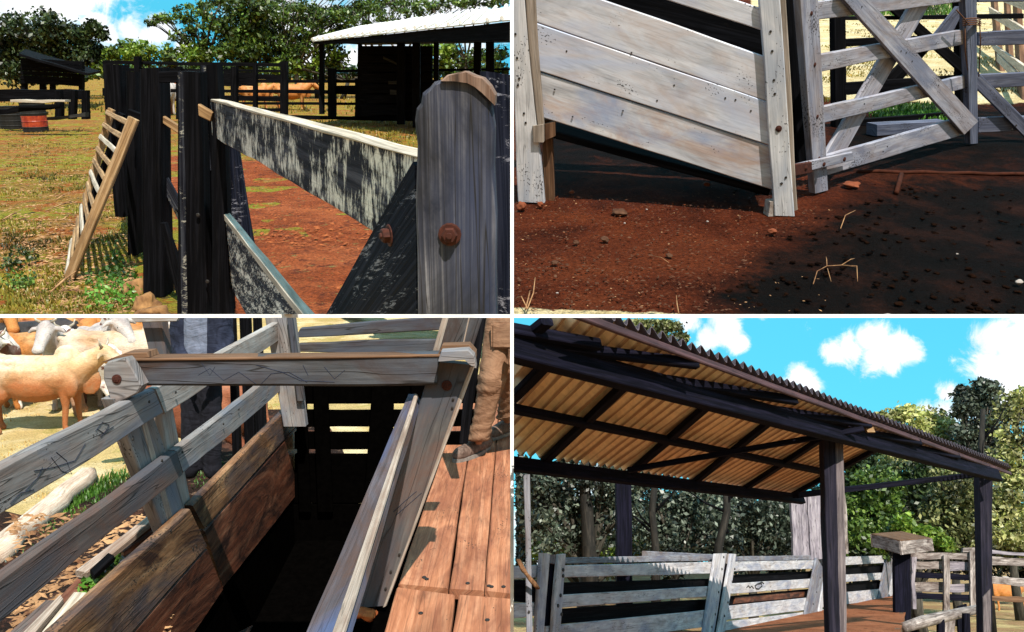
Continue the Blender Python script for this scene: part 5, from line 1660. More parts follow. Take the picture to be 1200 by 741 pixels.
for q, mt, o_ in (([(88, 667), (176, 602), (181, 609), (97, 672)], 'strip_pale', 0.08), ([(18, 748), (70, 696), (78, 697), (32, 750)], 'strip_pale', 0.06), ([(42, 748), (84, 696), (102, 694), (70, 748)], 'pale', 0.05),
                  ([(132, 640), (172, 614), (184, 620), (142, 650)], 'slab_red', 0.0), ([(60, 706), (100, 668), (112, 676), (78, 712)], 'slab_red', 0.02), ([(100, 690), (146, 648), (160, 648), (118, 700)], 'rail_grey', -0.03),
                  ([(104, 668), (128, 646), (134, 652), (112, 672)], 'black_post', 0.1), ([(150, 622), (176, 604), (180, 612), (156, 630)], 'slab_red', 0.05), ([(10, 741), (50, 705), (62, 705), (22, 748)], 'rail_dark', 0.0),
                  ([(150, 660), (168, 645), (176, 652), (158, 668)], 'rail_grey', 0.03)):
    board(P, 'stick', off(LPz, o_), q, 0.04, M[mt], lp, nu=5, wob=0.012, ragged=0.02)
pts = [Vector(P.hit(random.uniform(10, 200), random.uniform(595, 745), LPz)) - Vector((0, 0, 0.05)) for k in range(1100)]
chips(P, 'bark_chips', pts, 0.03, M['litter'], 'reddish bark chips under the broken boards', 'litter')
patch(P, 'debris_heap', [(-30, 745), (60, 650), (190, 590), (235, 600), (160, 760), (0, 800)], -1.32, M['bl_debris'], wob=0.1)
cl = np.concatenate([cloud_pts(P.hit(x, y, LPz) + Vector((0, 0, 0.02)), (0.05, 0.08, 0.03), 30) for x, y in ((104, 690), (110, 682), (122, 672), (126, 664), (106, 700), (130, 660))])
o = leaf_mesh(P, 'weeds', cl, None, 0.022, M['grass_g'])
tag(o, 'few green leaves growing between the broken boards', 'weeds', kind='stuff')

# cattle in the yard
gz = lambda x, y: P.ground(x, y, FZ)
cow(P, gz(52, 506), R(4), M['hide_tan'], 'large tan and cream cow side-on in the sun, nearest of the herd', 1.02, 'level', step=0.05)
cow(P, gz(60, 470), R(62), M['hide_orange'], 'orange cow turned away behind the large tan one', 1.1, 'level', turn=0.4)
cow(P, gz(88, 474), R(-80), M['hide_white'], 'grey-white cow facing the camera above the large tan one', 1.08, 'high')
cow(P, gz(108, 482), R(150), M['hide_patch'], 'brown-faced white cow with its head turned left, right of the grey-white one', 1.05, 'level', turn=-0.5)
cow(P, gz(152, 484), R(10), M['hide_cream'], 'big cream cow standing just left of the beam end', 1.2, 'level')
cow(P, gz(200, 470), R(80), M['hide_orange'], 'orange cow seen between the grey post and the man in the jacket', 1.1, 'level')
cow(P, gz(22, 470), R(200), M['hide_black'], 'black cow at the upper left behind the tan one', 1.22, 'level')
cow(P, gz(128, 470), R(-60), M['hide_white'], 'white cow looking out beside the big cream one, left of the beam end', 1.12, 'high', turn=0.4)
cow(P, gz(6, 476), R(-50), M['hide_patch'], 'brown and white cow cut by the left edge', 1.05, 'level', turn=-0.5)
cow(P, gz(120, 446), R(170), M['hide_cream'], 'pale cow in the back row, behind the brown-faced one', 1.1, 'level')
cow(P, gz(66, 442), R(20), M['hide_white'], 'white cow in the back row at the top left', 1.1, 'high')
cow(P, gz(172, 448), R(0), M['hide_white'], 'white cow in the back row above the beam end', 1.1, 'level')
cow(P, gz(104, 440), R(100), M['hide_black'], 'dark cow in the back row between the pale ones', 1.05, 'level')
cow(P, gz(236, 560), R(170), M['hide_brown'], 'dark brown cow behind the side rails under the cross beam', 1.05, 'low')
cow(P, gz(30, 440), R(10), M['hide_cream'], 'cream cow in the back row at the far left', 1.05, 'level')


for (x, y, a, mt, lab, sc, k_, tn) in ((44, 452, 20, 'hide_brown', 'red-brown cow in the back row behind the orange one', 1.1, 'level', 0.3), (84, 455, 150, 'hide_orange', 'orange cow just behind the grey-white one, head hidden', 1.1, 'level', 0.2), (138, 452, -70, 'hide_patch', 'spotted cow facing forward behind the white one by the beam end', 1.15, 'high', 0.3),
                                       (160, 462, 100, 'hide_orange', 'orange rump showing between the big cream cow and the post', 1.1, 'level', 0.0), (12, 456, -60, 'hide_orange', 'orange cow at the far left looking forward over the others', 1.2, 'high', 0.2)):
    cow(P, gz(x, y), R(a), M[mt], lab, sc, k_, turn=tn)


# people
def cloth(name, c, c2, scale=14, rough=0.9):
    m, t, b = nt(name, rough, 0.15)
    o = t.nodes.new('ShaderNodeTexCoord').outputs['Object']
    n = noise_n(t, mapping(t, o, (1.0, 1.0, 0.55)), scale, 5, 0.6, 1.2)
    t.links.new(ramp(t, n, [(0.3, c2), (0.6, c)]), b.inputs['Base Color'])
    w = noise_n(t, mapping(t, o, (0.6, 0.6, 1.3)), 7, 3, 0.5, 2.2)
    bump(t, b, w, 0.45, 0.03)
    return m


M['khaki'] = cloth('dusty_khaki_cloth', (0.25, 0.14, 0.085), (0.17, 0.09, 0.055))
M['shoe'] = cloth('dusty_brown_leather', (0.15, 0.10, 0.08), (0.05, 0.03, 0.022), 30, 0.7)
M['sole'] = plain('grey_rubber_sole', (0.22, 0.19, 0.17), 0.8, 0.3)
M['navy'] = cloth('navy_jacket_cloth', (0.022, 0.027, 0.05), (0.008, 0.010, 0.02))
M['shirt'] = cloth('light_blue_shirt_cloth', (0.16, 0.18, 0.25), (0.10, 0.12, 0.17))
M['skin'] = plain('tanned_skin', (0.30, 0.14, 0.08), 0.5, 0.4, var=0.1)
M['dark_cloth'] = cloth('dark_trouser_cloth', (0.012, 0.012, 0.018), (0.005, 0.005, 0.008))


def wrinkle(me, amp, sc):
    for v in me.vertices:
        v.co += v.normal * amp * (noise.noise(Vector((v.co.x * sc, v.co.y * sc, v.co.z * sc * 2.2))) + 0.7 * noise.noise(Vector((v.co.x * sc * 1.6, v.co.y * sc * 1.6, v.co.z * sc * 5 + v.co.x * sc * 4))))


def meshpart(P, name, me, mat, parent):
    """vertices already in panel metres"""
    me.materials.clear()
    me.materials.append(mat)
    me.transform(Matrix.Translation(-INFO[parent.name][1]))
    o = bpy.data.objects.new(name, me)
    col.objects.link(o)
    o.parent = parent
    INFO[o.name] = (P, INFO[parent.name][1])
    return o


pa = thing(P, 'person', 'person in dusty khaki trousers and brown shoes standing on the deck at the right', 'person', P.ground(565, 540))
at = P.at
hip1, kn1, an1 = at(592, 330, 5.75), at(577, 446, 5.62), at(561, 512, 5.68)
hip2, kn2, an2 = at(612, 330, 5.95), at(600, 430, 5.95), at(594, 488, 6.2)
bm = bmesh.new()
for h_, k_, a_ in ((hip1, kn1, an1), (hip2, kn2, an2)):
    capsule(bm, h_, k_, 0.075, 0.05, 12); capsule(bm, k_, a_ - Vector((0, 0, .03)), 0.05, 0.036, 12)
capsule(bm, (hip1 + hip2) / 2 + Vector((-.06, 0, .05)), (hip1 + hip2) / 2 + Vector((.06, 0, .05)), 0.13, 0.13, 12)
meshpart(P, 'body', remeshed(bm, 0.02, 2), M['skin'], pa)


def crease(x):
    """sharp fold profile, 0..1"""
    f = abs((x % 1.0) - 0.5) * 2
    return f ** 2.2


bm = bmesh.new()
for (h_, k_, a_, sd_) in ((hip1, kn1, an1, 1.0), (hip2, kn2, an2, 7.0)):
    NR, NS = 64, 30
    rings = []
    for i_ in range(NR + 1):
        f = i_ / NR
        hem = a_ + Vector((0.0, -0.012, -0.012))
        c = h_.lerp(k_, f / 0.55) if f < 0.55 else k_.lerp(hem, (f - 0.55) / 0.45)
        kf = math.exp(-((f - 0.55) / 0.09) ** 2)
        c = c + Vector((0, -0.012 * kf, 0))
        r = 0.118 * (1 - f) + 0.078 * f + 0.012 * max(0, (f - 0.9) * 10) * 0.6 + 0.004 * kf
        ring = []
        for s_ in range(NS):
            th = 2 * math.pi * s_ / NS
            d = Vector((math.cos(th), math.sin(th), 0))
            wv = 0.5 + 0.5 * noise.noise(Vector((d.x * 1.3, d.y * 1.3, f * 5 + sd_)))
            low = max(0.0, (f - 0.62) / 0.38)
            fold = 0.016 * (kf + 0.9 * low) * crease(f * 13 + 0.55 * math.sin(th + sd_) + 1.2 * wv) + 0.011 * crease(th / 6.283 * 4 + f * 1.6 + sd_ + wv * 0.6) * (1 - 0.5 * low)
            ring.append(bm.verts.new(c + d * (r - 0.010 + fold + 0.006 * noise.noise(Vector((d.x * 2, d.y * 2, f * 9 + sd_))))))
        rings.append(ring)
    for i_ in range(NR):
        for s_ in range(NS):
            bm.faces.new((rings[i_][s_], rings[i_][(s_ + 1) % NS], rings[i_ + 1][(s_ + 1) % NS], rings[i_ + 1][s_]))
    bm.faces.new(rings[0]); bm.faces.new(rings[-1][::-1])
bmesh.ops.recalc_face_normals(bm, faces=bm.faces[:])
me = bpy.data.meshes.new('trousers'); bm.to_mesh(me); bm.free()
me.polygons.foreach_set('use_smooth', [True] * len(me.polygons))
tr_ = meshpart(P, 'trousers', me, M['khaki'], pa)
bm = bmesh.new()
pc = hip1.lerp(kn1, 0.52) + Vector((0.03, -0.115, 0))
bmesh.ops.create_cube(bm, size=1.0, matrix=Matrix.Translation(pc) @ Matrix.Diagonal((0.16, 0.045, 0.19, 1)))
bmesh.ops.bevel(bm, geom=bm.edges[:], offset=0.015, segments=2, affect='EDGES')
me = bpy.data.meshes.new('cargo_pocket'); bm.to_mesh(me); bm.free()
meshpart(P, 'cargo_pocket', me, M['khaki'], pa)


def shoe(P, heel, toe, parent):
    d = Vector((toe.x - heel.x, toe.y - heel.y, 0))
    L = d.length
    d.normalize()
    s_ = Vector((-d.y, d.x, 0))
    bm = bmesh.new()
    z = Vector((0, 0, 1))
    capsule(bm, heel + z * 0.06 + d * 0.04, heel + z * 0.055 + d * L * 0.55, 0.056, 0.058, 12)
    capsule(bm, heel + z * 0.05 + d * L * 0.5, heel + z * 0.046 + d * (L - 0.06), 0.06, 0.052, 12)
    capsule(bm, heel + z * 0.06 + d * 0.05, heel + z * 0.13 + d * 0.045, 0.046, 0.05, 12)
    capsule(bm, heel + z * 0.12 + d * 0.05, heel + z * 0.06 + d * L * 0.55, 0.042, 0.04, 12)
    for v in bm.verts: v.co.z = max(v.co.z, heel.z + 0.014)
    sh_ = meshpart(P, 'shoe', remeshed(bm, 0.010, 2, 'shoe'), M['shoe'], parent)
    pr = []
    for k in range(20):
        a_ = 2 * math.pi * k / 20
        lx = 0.5 * L * math.cos(a_)
        w = 0.058 if lx < 0 else 0.066
        pr.append(heel + d * (L / 2 + lx) + s_ * w * math.sin(a_) * (1 if abs(math.cos(a_)) < .7 else 1.15))
    mb = MB()
    mb.v = [p + z * 0.001 for p in pr] + [p + z * 0.026 for p in pr]
    N = 20
    for k in range(N):
        mb.quad_uv([k, (k + 1) % N, N + (k + 1) % N, N + k], [(0, 0)] * 4)
    mb.quad_uv([N + k for k in range(N)], [(0, 0)] * N)
    o_ = mb.build(P, 'sole', M['sole'], sh_)
    mb = MB()
    for k in range(4):
        c = heel + z * (0.118 - 0.011 * k) + d * (0.085 + 0.022 * k)
        mb.tube([c - s_ * 0.032, c + z * 0.008, c + s_ * 0.032], 0.004, 5)
    mb.build(P, 'laces', M['dark_cloth'], sh_, smooth=True)
shoe(P, P.ground(573, 525), P.ground(532, 543), pa)
shoe(P, P.ground(608, 500), P.ground(573, 517), pa)

pb = thing(P, 'person', 'person in an open navy jacket over a light blue shirt standing behind the rails', 'person', P.ground(236, 552, -0.5))
YB = 7.2
bm = bmesh.new()
capsule(bm, at(236, 440, YB), at(236, 365, YB), 0.13, 0.16, 14)
capsule(bm, at(236, 360, YB), at(236, 335, YB), 0.06, 0.06, 10)
ellipsoid(bm, at(236, 318, YB), (0.08, 0.1, 0.12))
for s_ in (-1, 1):
    capsule(bm, at(236 + s_ * 12, 490, YB), at(236 + s_ * 13, 550, YB), 0.07, 0.05, 10)
meshpart(P, 'body', remeshed(bm, 0.022, 3), M['skin'], pb)
bm = bmesh.new()
capsule(bm, at(236, 424, YB), at(236, 355, YB), 0.175, 0.185, 16)
me = remeshed(bm, 0.018, 3, 'shirt'); wrinkle(me, 0.005, 6)
meshpart(P, 'shirt', me, M['shirt'], pb)
bm = bmesh.new()
for s_ in (-1, 1):
    capsule(bm, at(236 + s_ * 19, 428, YB - 0.02), at(236 + s_ * 19, 362, YB - 0.03), 0.13, 0.13, 14)
    capsule(bm, at(236 + s_ * 25, 362, YB), at(236 + s_ * 30, 400, YB - 0.04), 0.075, 0.065, 12)
    capsule(bm, at(236 + s_ * 30, 400, YB - 0.04), at(236 + s_ * 19, 424, YB - 0.22), 0.065, 0.05, 12)
me = remeshed(bm, 0.018, 3, 'jacket'); wrinkle(me, 0.006, 6)
meshpart(P, 'jacket', me, M['navy'], pb)
bm = bmesh.new()
for s_ in (-1, 1):
    capsule(bm, at(236 + s_ * 9, 440, YB), at(236 + s_ * 13, 552, YB), 0.115, 0.08, 14)
me = remeshed(bm, 0.02, 3, 'trousers'); wrinkle(me, 0.006, 6)
meshpart(P, 'trousers', me, M['dark_cloth'], pb)
for s_ in (-1, 1):
    w = at(236 + s_ * 17, 426, YB - 0.24)
    bm = bmesh.new()
    capsule(bm, w, w + Vector((-s_ * 0.05, -0.05, -0.03)), 0.032, 0.036, 10)
    for k in range(4):
        b0 = w + Vector((-s_ * (0.045 + 0.004 * k), -0.075, -0.02 - 0.018 * k + 0.02))
        e0 = b0 + Vector((-s_ * 0.03, -0.03, -0.012))
        e1 = e0 + Vector((-s_ * 0.028, -0.004, -0.022 + 0.004 * k))
        capsule(bm, b0, e0, 0.010, 0.009, 8); capsule(bm, e0, e1, 0.009, 0.0075, 8)
    capsule(bm, w + Vector((0, -0.03, 0.02)), w + Vector((-s_ * 0.05, -0.05, 0.045)), 0.012, 0.009, 8)
    meshpart(P, 'hand', remeshed(bm, 0.006, 1, 'hand'), M['skin'], pb)
# ================================================================ BOTTOM RIGHT: shed roof, pens and tree line
P = BR
YP = P.Y
at = P.at
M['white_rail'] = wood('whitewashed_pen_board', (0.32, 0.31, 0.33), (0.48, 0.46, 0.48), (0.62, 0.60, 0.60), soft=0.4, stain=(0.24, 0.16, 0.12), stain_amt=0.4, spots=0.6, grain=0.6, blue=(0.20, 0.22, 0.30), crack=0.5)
M['white_rail_dim'] = wood('grey_pen_board', (0.12, 0.12, 0.14), (0.20, 0.20, 0.23), (0.30, 0.30, 0.33), stain=(0.12, 0.07, 0.05), stain_amt=0.6, spots=0.5, blue=(0.09, 0.10, 0.15), crack=0.5)  # darker, greyer copy of the pen board
M['shed_black'] = wood('creosoted_shed_beam', (0.002, 0.002, 0.004), (0.004, 0.004, 0.009), (0.012, 0.011, 0.024), spec=0.05)
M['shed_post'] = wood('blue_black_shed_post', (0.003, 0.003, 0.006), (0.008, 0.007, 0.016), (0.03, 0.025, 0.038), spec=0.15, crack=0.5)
M['shed_post_lit'] = wood('lit_shed_post_face', (0.04, 0.03, 0.035), (0.10, 0.08, 0.085), (0.22, 0.18, 0.18), crack=0.7)  # lighter copy for lit post faces, the light put into the colour
M['old_box'] = wood('old_purple_grey_board', (0.10, 0.09, 0.11), (0.22, 0.19, 0.22), (0.38, 0.34, 0.36), crack=0.8, grain=0.6)
M['old_light'] = wood('bleached_old_board', (0.14, 0.11, 0.10), (0.32, 0.27, 0.25), (0.52, 0.46, 0.44), stain=(0.05, 0.03, 0.025), stain_amt=0.9, crack=0.9)
M['fascia'] = wood('purple_brown_fascia', (0.02, 0.010, 0.013), (0.05, 0.025, 0.03), (0.10, 0.05, 0.055))
m, t, b = nt('fibre_cement_sheet', 0.85, 0.2)
ob_ = t.nodes.new('ShaderNodeTexCoord').outputs['Object']
n1 = noise_n(t, ob_, 1.3, 5, 0.6, 0.4)
n2 = noise_n(t, ob_, 14, 5, 0.7, 0.2)
c_ = ramp(t, n1, [(0.3, (0.86, 0.64, 0.42)), (0.6, (0.93, 0.76, 0.54))])
c_ = mixc(t, 0.6, c_, ramp(t, n2, [(0.3, 0.7), (0.6, 1.05)]), 'MULTIPLY')
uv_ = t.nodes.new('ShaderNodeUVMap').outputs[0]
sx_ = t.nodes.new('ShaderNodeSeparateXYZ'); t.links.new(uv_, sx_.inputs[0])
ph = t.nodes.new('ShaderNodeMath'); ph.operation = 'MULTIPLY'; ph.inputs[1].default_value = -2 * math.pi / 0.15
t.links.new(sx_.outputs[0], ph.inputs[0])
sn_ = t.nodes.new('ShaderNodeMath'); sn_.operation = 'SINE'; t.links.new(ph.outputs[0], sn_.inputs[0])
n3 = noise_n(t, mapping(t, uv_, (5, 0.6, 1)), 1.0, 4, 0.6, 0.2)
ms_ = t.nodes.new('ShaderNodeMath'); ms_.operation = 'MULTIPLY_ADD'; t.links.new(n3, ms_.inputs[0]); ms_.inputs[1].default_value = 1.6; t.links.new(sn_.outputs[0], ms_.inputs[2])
c_ = mixc(t, ramp(t, mr_(t, ms_.outputs[0], 0.6, 2.2), [(0.44, 0.0), (0.66, 0.8)]), c_, (0.24, 0.11, 0.055))   # dark stripes: shade of the flutes painted into the colour
c_ = mixc(t, mr_(t, sx_.outputs[1], 0.10, 0.05), c_, (0.09, 0.07, 0.085))      # purple-grey band along the drip edge
t.links.new(c_, b.inputs['Base Color'])
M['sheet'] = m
M['br_yard'] = ground_mat('red_and_straw_yard', [(0.5, 0, 0, (0.40, 0.24, 0.12)), (0.25, 0.46, 0.6, (0.55, 0.42, 0.2)), (1.4, 0.54, 0.62, (0.2, 0.16, 0.05))], bmp=0.7)
M['br_floor'] = ground_mat('orange_pen_floor', [(0.9, 0, 0, (0.36, 0.13, 0.06)), (2.2, 0.5, 0.62, (0.22, 0.07, 0.03)), (6, 0.58, 0.64, (0.09, 0.03, 0.015))], bmp=0.7)
M['leaf_straw'] = foliage_mat('pale_yellow_green_foliage', [(0.13, 0.15, 0.03), (0.28, 0.31, 0.08), (0.45, 0.44, 0.17), (0.58, 0.55, 0.28)], transl=0.3)
M['bark_dark'] = wood('dark_tree_bark', (0.004, 0.0035, 0.003), (0.012, 0.010, 0.008), (0.04, 0.033, 0.026), grain=0.3)
g = ground_sheet(P, 'ground', 0.0, 420, 1.5, 900, -1.0, M['br_yard'], amp=0.05, nx=60, ny=90, pw=2.6, base=(10, 20, -1))
patch(P, 'pen_floor', [(604, 760), (604, 742), (845, 739), (1046, 697), (1062, 716), (1054, 745), (1050, 900), (604, 900)], -0.03, M['br_floor'], wob=0.0)
# edge of the raised floor
board(P, 'floor_edge', P.vplane(P.ground(1050, 745, -0.03), P.ground(1060, 710, -0.03)), [tuple(P.ground(1050, 760, -0.03)), tuple(P.ground(1062, 705, -0.03)), tuple(P.ground(1062, 705, -0.03) - Vector((0, 0, 1.0))), tuple(P.ground(1050, 760, -0.03) - Vector((0, 0, 1.0)))], 0.1, M['brown_post'], None, base=P.ground(1056, 730, -1.03))['kind'] = 'structure'

# ---- roof
D1 = P.ray(1500, 665).normalized()
D2 = P.ray(165, 955).normalized()
Nn = D1.cross(D2).normalized()
if Nn.z < 0: Nn = -Nn
p978 = at(978, 506, 9.5)
RPl = (p978, Nn)
RV = (p978, -Nn)
hit = lambda x, y, o_=0.0: P.hit(x, y, (p978 - Nn * o_, Nn))
shed = thing(P, 'open_shed', 'open shed with a corrugated roof on dark posts and beams over the pens', 'shed', Vector((p978.x, p978.y, 0)))
O = hit(1185, 552)                      # high corner by the eave line
# solve plane coordinates (a along D1, b along D2)
def ab(p):
    d = p - O
    c11, c12, c22 = 1.0, D1.dot(D2), 1.0
    r1, r2 = d.dot(D1), d.dot(D2)
    det = c11 * c22 - c12 * c12
    return ((r1 * c22 - r2 * c12) / det, (r2 * c11 - r1 * c12) / det)
a_l, b_l = ab(hit(603, 535))
a_m, b_m = ab(hit(935, 580))
a_t, b_t = ab(hit(700, 373))
print('roof ab', a_l, b_l, a_m, b_m, a_t, b_t)
bmax = (b_l + b_m) / 2 + 0.05
WL = 0.15
a_r, _b = ab(hit(1022, 529))
_p, _q = ab(hit(723, 423)), ab(hit(1160, 551))
bbeam = lambda a: _p[1] + (_q[1] - _p[1]) * (a - _p[0]) / (_q[0] - _p[0])
a_start = 0.0
nsheet = 12
per = 6 * WL
for s_ in range(nsheet + 2):
    a1 = -s_ * per
    a0_ = a1 - per - 0.06
    vs, fs = [], []
    nx = 42
    lift = 0.006 * (s_ % 2)
    for j in range(4):
        for i in range(nx + 1):
            a_ = a0_ + (a1 - a0_) * i / nx
            lim = bmax if a_ <= a_m else (bmax + (bbeam(a_) - bmax) * (a_ - a_m) / (a_r - a_m) if a_ < a_r else bbeam(a_))
            bb = -0.03 + (lim + 0.08) * j / 3
            z = 0.042 * math.sin(2 * math.pi * a_ / WL) + 0.075 + lift
            p = O + D1 * a_ + D2 * bb + Nn * z
            vs.append(p)
    tt = 0.008
    n0 = len(vs)
    vs += [v + Nn * tt for v in vs]
    for j in range(3):
        for i in range(nx):
            k = j * (nx + 1) + i
            fs.append((k, k + nx + 1, k + nx + 2, k + 1))
            fs.append((n0 + k, n0 + k + 1, n0 + k + nx + 2, n0 + k + nx + 1))
    for i in range(nx):
        fs.append((i, i + 1, n0 + i + 1, n0 + i))
        k = 3 * (nx + 1) + i
        fs.append((k + 1, k, n0 + k, n0 + k + 1))
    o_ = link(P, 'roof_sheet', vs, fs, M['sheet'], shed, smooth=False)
    ul = o_.data.uv_layers.new(name='UVMap')
    bs_ = INFO[shed.name][1]
    uvv = [ab(v) for v in vs]
    for pl in o_.data.polygons:
        for li in pl.loop_indices:
            ul.data[li].uv = uvv[o_.data.loops[li].vertex_index]


def rbeam(name, p0, p1, w, h, mat, o_=0.0, nu=8, lab=None):
    """timber under the roof plane between two pixels; w across in the plane, h hanging down"""
    A, B = hit(*p0, o_), hit(*p1, o_)
    d = (B - A).normalized()
    s_ = d.cross(Nn).normalized() * w / 2
    up = Nn
    q = [A - s_, B - s_, B + s_, A + s_]
    o2 = MB().board(P, (A, -Nn), [tuple(x - Nn * h) for x in q], h, nu, 0.006, 0.008).build(P, name, mat, shed)
    if lab: o2['label'] = lab
    return o2
# fascia under the sheet edge
rbeam('fascia_board', (655, 357), (1183, 553), 0.035, 0.065, M['fascia'], -0.03, nu=14)
# long rafter beams
rbeam('long_beam', (570, 384), (1166, 551), 0.10, 0.20, M['shed_black'], 0.03, nu=14, lab='heavy main beam hanging under the purlins')
rbeam('long_beam', (570, 468), (972, 552), 0.08, 0.07, M['shed_black'], 0.0, nu=10)
rbeam('long_beam', (570, 532), (938, 580), 0.08, 0.14, M['shed_black'], 0.02, nu=10)
# purlins across
for (p0, p1) in (((590, 473), (652, 410)), ((632, 543), (742, 437)), ((728, 560), (840, 462)), ((806, 568), (906, 487)), ((866, 574), (976, 502)), ((926, 579), (1026, 524)), ((596, 408), (640, 372))):
    rbeam('purlin', p0, p1, 0.10, 0.06, M['shed_black'], -0.012, nu=4)
# purlin ends sticking out past the main beam towards the eave
for (p0, p1, sc) in (((590, 378), (700, 398), 1), ((603, 394), (814, 421), 1), ((780, 440), (930, 465), 1), ((880, 472), (1017, 494), 1), ((960, 494), (1076, 515), 1), ((1030, 512), (1121, 532), 1), ((1080, 524), (1157, 545), 1)):
    rbeam('purlin_end', p0, p1, 0.06, 0.085, M['shed_black'], -0.01, nu=3)
# diagonal knee brace
rbeam('knee_brace', (735, 548), (1010, 500), 0.05, 0.06, M['shed_black'], 0.10, nu=5)
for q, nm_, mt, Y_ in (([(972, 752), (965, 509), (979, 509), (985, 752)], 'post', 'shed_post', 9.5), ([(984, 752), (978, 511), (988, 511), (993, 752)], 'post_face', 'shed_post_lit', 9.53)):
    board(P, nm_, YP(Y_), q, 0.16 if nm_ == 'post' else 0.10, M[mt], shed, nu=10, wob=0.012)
board(P, 'post_cap', YP(9.45), [(1014, 500), (1023, 500), (1026, 507), (1017, 507)], 0.05, M['tan'], shed, nu=2)
board(P, 'post', YP(14.3), [(1152, 760), (1148, 555), (1163, 555), (1163, 760)], 0.2, M['shed_post'], shed, nu=8, wob=0.012)
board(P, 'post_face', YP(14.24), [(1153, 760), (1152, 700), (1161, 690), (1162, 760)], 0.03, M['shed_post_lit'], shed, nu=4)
board(P, 'post', YP(12.6), [(724, 760), (722, 552), (740, 552), (742, 760)], 0.2, M['shed_black'], shed, nu=6, wob=0.015)
board(P, 'tie_beam', None, [tuple(at(936, 577, 11.5)), tuple(at(1150, 553, 14.2)), tuple(at(1150, 559, 14.2)), tuple(at(936, 584, 11.5))], 0.1, M['shed_black'], shed, nu=6)

# ---- near pen fence
FA, FB_ = P.ground(845, 738), P.ground(1045, 697)
FN = P.vplane(FA, FB_)
print('fence', FA, FB_)
pf = thing(P, 'pen_fence', 'long whitewashed plank pen fence with paired leaning uprights under the shed', 'fence', FA)
def fr(q, mt='white_rail', name='rail', o_=0.0, t=0.05, nu=6, lab=None, wob=0.008):
    return board(P, name, off(FN, o_), q, t, M[mt], pf, nu=nu, wob=wob, ch=0.008, ragged=0.0, label=lab)
for q in ([(655, 663), (838, 658.5), (836, 672.5), (654, 677)], [(648, 698), (834, 687), (831, 699), (647, 713)], [(640, 734), (830, 715), (826, 735), (638, 760)],
          [(855, 658.5), (962, 656.5), (960, 666.5), (853, 670)], [(850, 684.5), (957, 678), (955, 688), (848, 697)], [(845, 711), (952, 700), (949, 714.5), (842, 727.5)], [(842, 730), (949, 717), (947, 723.5), (840, 741)],
          [(966, 653.5), (1044, 651), (1042, 659.5), (964, 664)], [(964, 675), (1040, 671), (1038, 679), (962, 684)], [(960, 697), (1036, 690), (1034, 703), (956, 713)], [(957, 715.5), (1034, 705), (1032, 710.5), (955, 722)],
          [(596, 664), (636, 662), (634, 676), (596, 680)], [(596, 708), (630, 706), (628, 722), (596, 726)]):
    fr(q)
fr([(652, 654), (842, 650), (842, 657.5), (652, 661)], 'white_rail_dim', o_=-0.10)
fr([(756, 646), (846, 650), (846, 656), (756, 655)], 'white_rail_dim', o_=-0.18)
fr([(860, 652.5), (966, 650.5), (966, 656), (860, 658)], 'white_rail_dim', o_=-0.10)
# dark inner boards closing the gaps behind the front rails
for q in ([(655, 683), (836, 678), (836, 688), (654, 699)], [(655, 714), (830, 702), (830, 716), (655, 732)], [(858, 674), (958, 669), (957, 678), (857, 684)], [(855, 699), (953, 690), (952, 700), (853, 711)], [(970, 666), (1040, 662), (1039, 671), (969, 675)], [(966, 686), (1038, 680), (1037, 690), (965, 697)], [(596, 680), (632, 680), (632, 706), (596, 706)]):
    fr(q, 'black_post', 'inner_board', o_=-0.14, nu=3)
for q in ([(862, 700), (953, 692), (952, 699), (860, 708)],):
    fr(q, 'slab_red', 'inner_board', o_=-0.12, nu=3)
for (q, mt, o_) in (([(628, 752), (635, 648), (645, 649), (637, 752)], 'white_rail', 0.06), ([(647, 752), (655, 650), (664, 649), (656, 752)], 'white_rail', 0.06), ([(637, 752), (644, 660), (656, 660), (648, 752)], 'shed_black', -0.02), ([(645, 660), (646, 650), (654, 650), (653, 662)], 'white_rail_dim', 0.02),
                    ([(823, 752), (839, 649), (852, 648.5), (835, 752)], 'white_rail', 0.06), ([(840, 752), (857, 649), (863, 649.5), (848, 752)], 'white_rail', 0.06), ([(833, 752), (850, 655), (858, 655), (842, 752)], 'shed_black', -0.02), ([(849, 660), (851, 649), (857, 649), (856, 662)], 'old_light', 0.02),
                    ([(943, 724), (957, 654), (969, 653), (957, 722)], 'white_rail_dim', 0.06), ([(959, 721), (970, 654), (972, 654), (963, 720)], 'white_rail', 0.06), ([(955, 723), (967, 655), (971, 655), (960, 722)], 'shed_black', -0.02),
                    ([(1028, 710), (1040, 648), (1049, 648), (1039, 709)], 'white_rail_dim', 0.06), ([(1041, 709), (1050, 650), (1053, 650), (1044, 708)], 'white_rail', 0.06)):
    fr(q, mt, 'upright', o_=o_, nu=6)
nails(P, [(660, 675), (657, 698), (654, 710), (848, 653), (846, 667), (842, 694), (838, 720), (861, 667), (858, 682), (853, 706), (849, 722), (834, 735), (963, 662), (961, 677), (957, 694), (953, 708), (660, 668), (658, 720)], 0.022, M['dark_iron'], pf, off(FN, 0.062))
# painted mark on the second bay
mb = MB()
mkp = off(FN, 0.004)
mb.tube([P.hit(a_, b_, mkp) for a_, b_ in ((875, 689), (877, 686.5), (879, 689), (881, 687), (883, 689.5))], 0.012, 4)
mb.tube([P.hit(a_, b_, mkp) for a_, b_ in ((886, 690), (884.5, 687), (888, 684.5), (892, 684), (893, 687), (889, 690.5), (886, 690))], 0.014, 4)
mb.tube([P.hit(a_, b_, mkp) for a_, b_ in ((889, 684), (893, 682.5), (895, 684))], 0.014, 4)
mb.build(P, 'painted_mark', M['dark_iron'], pf)

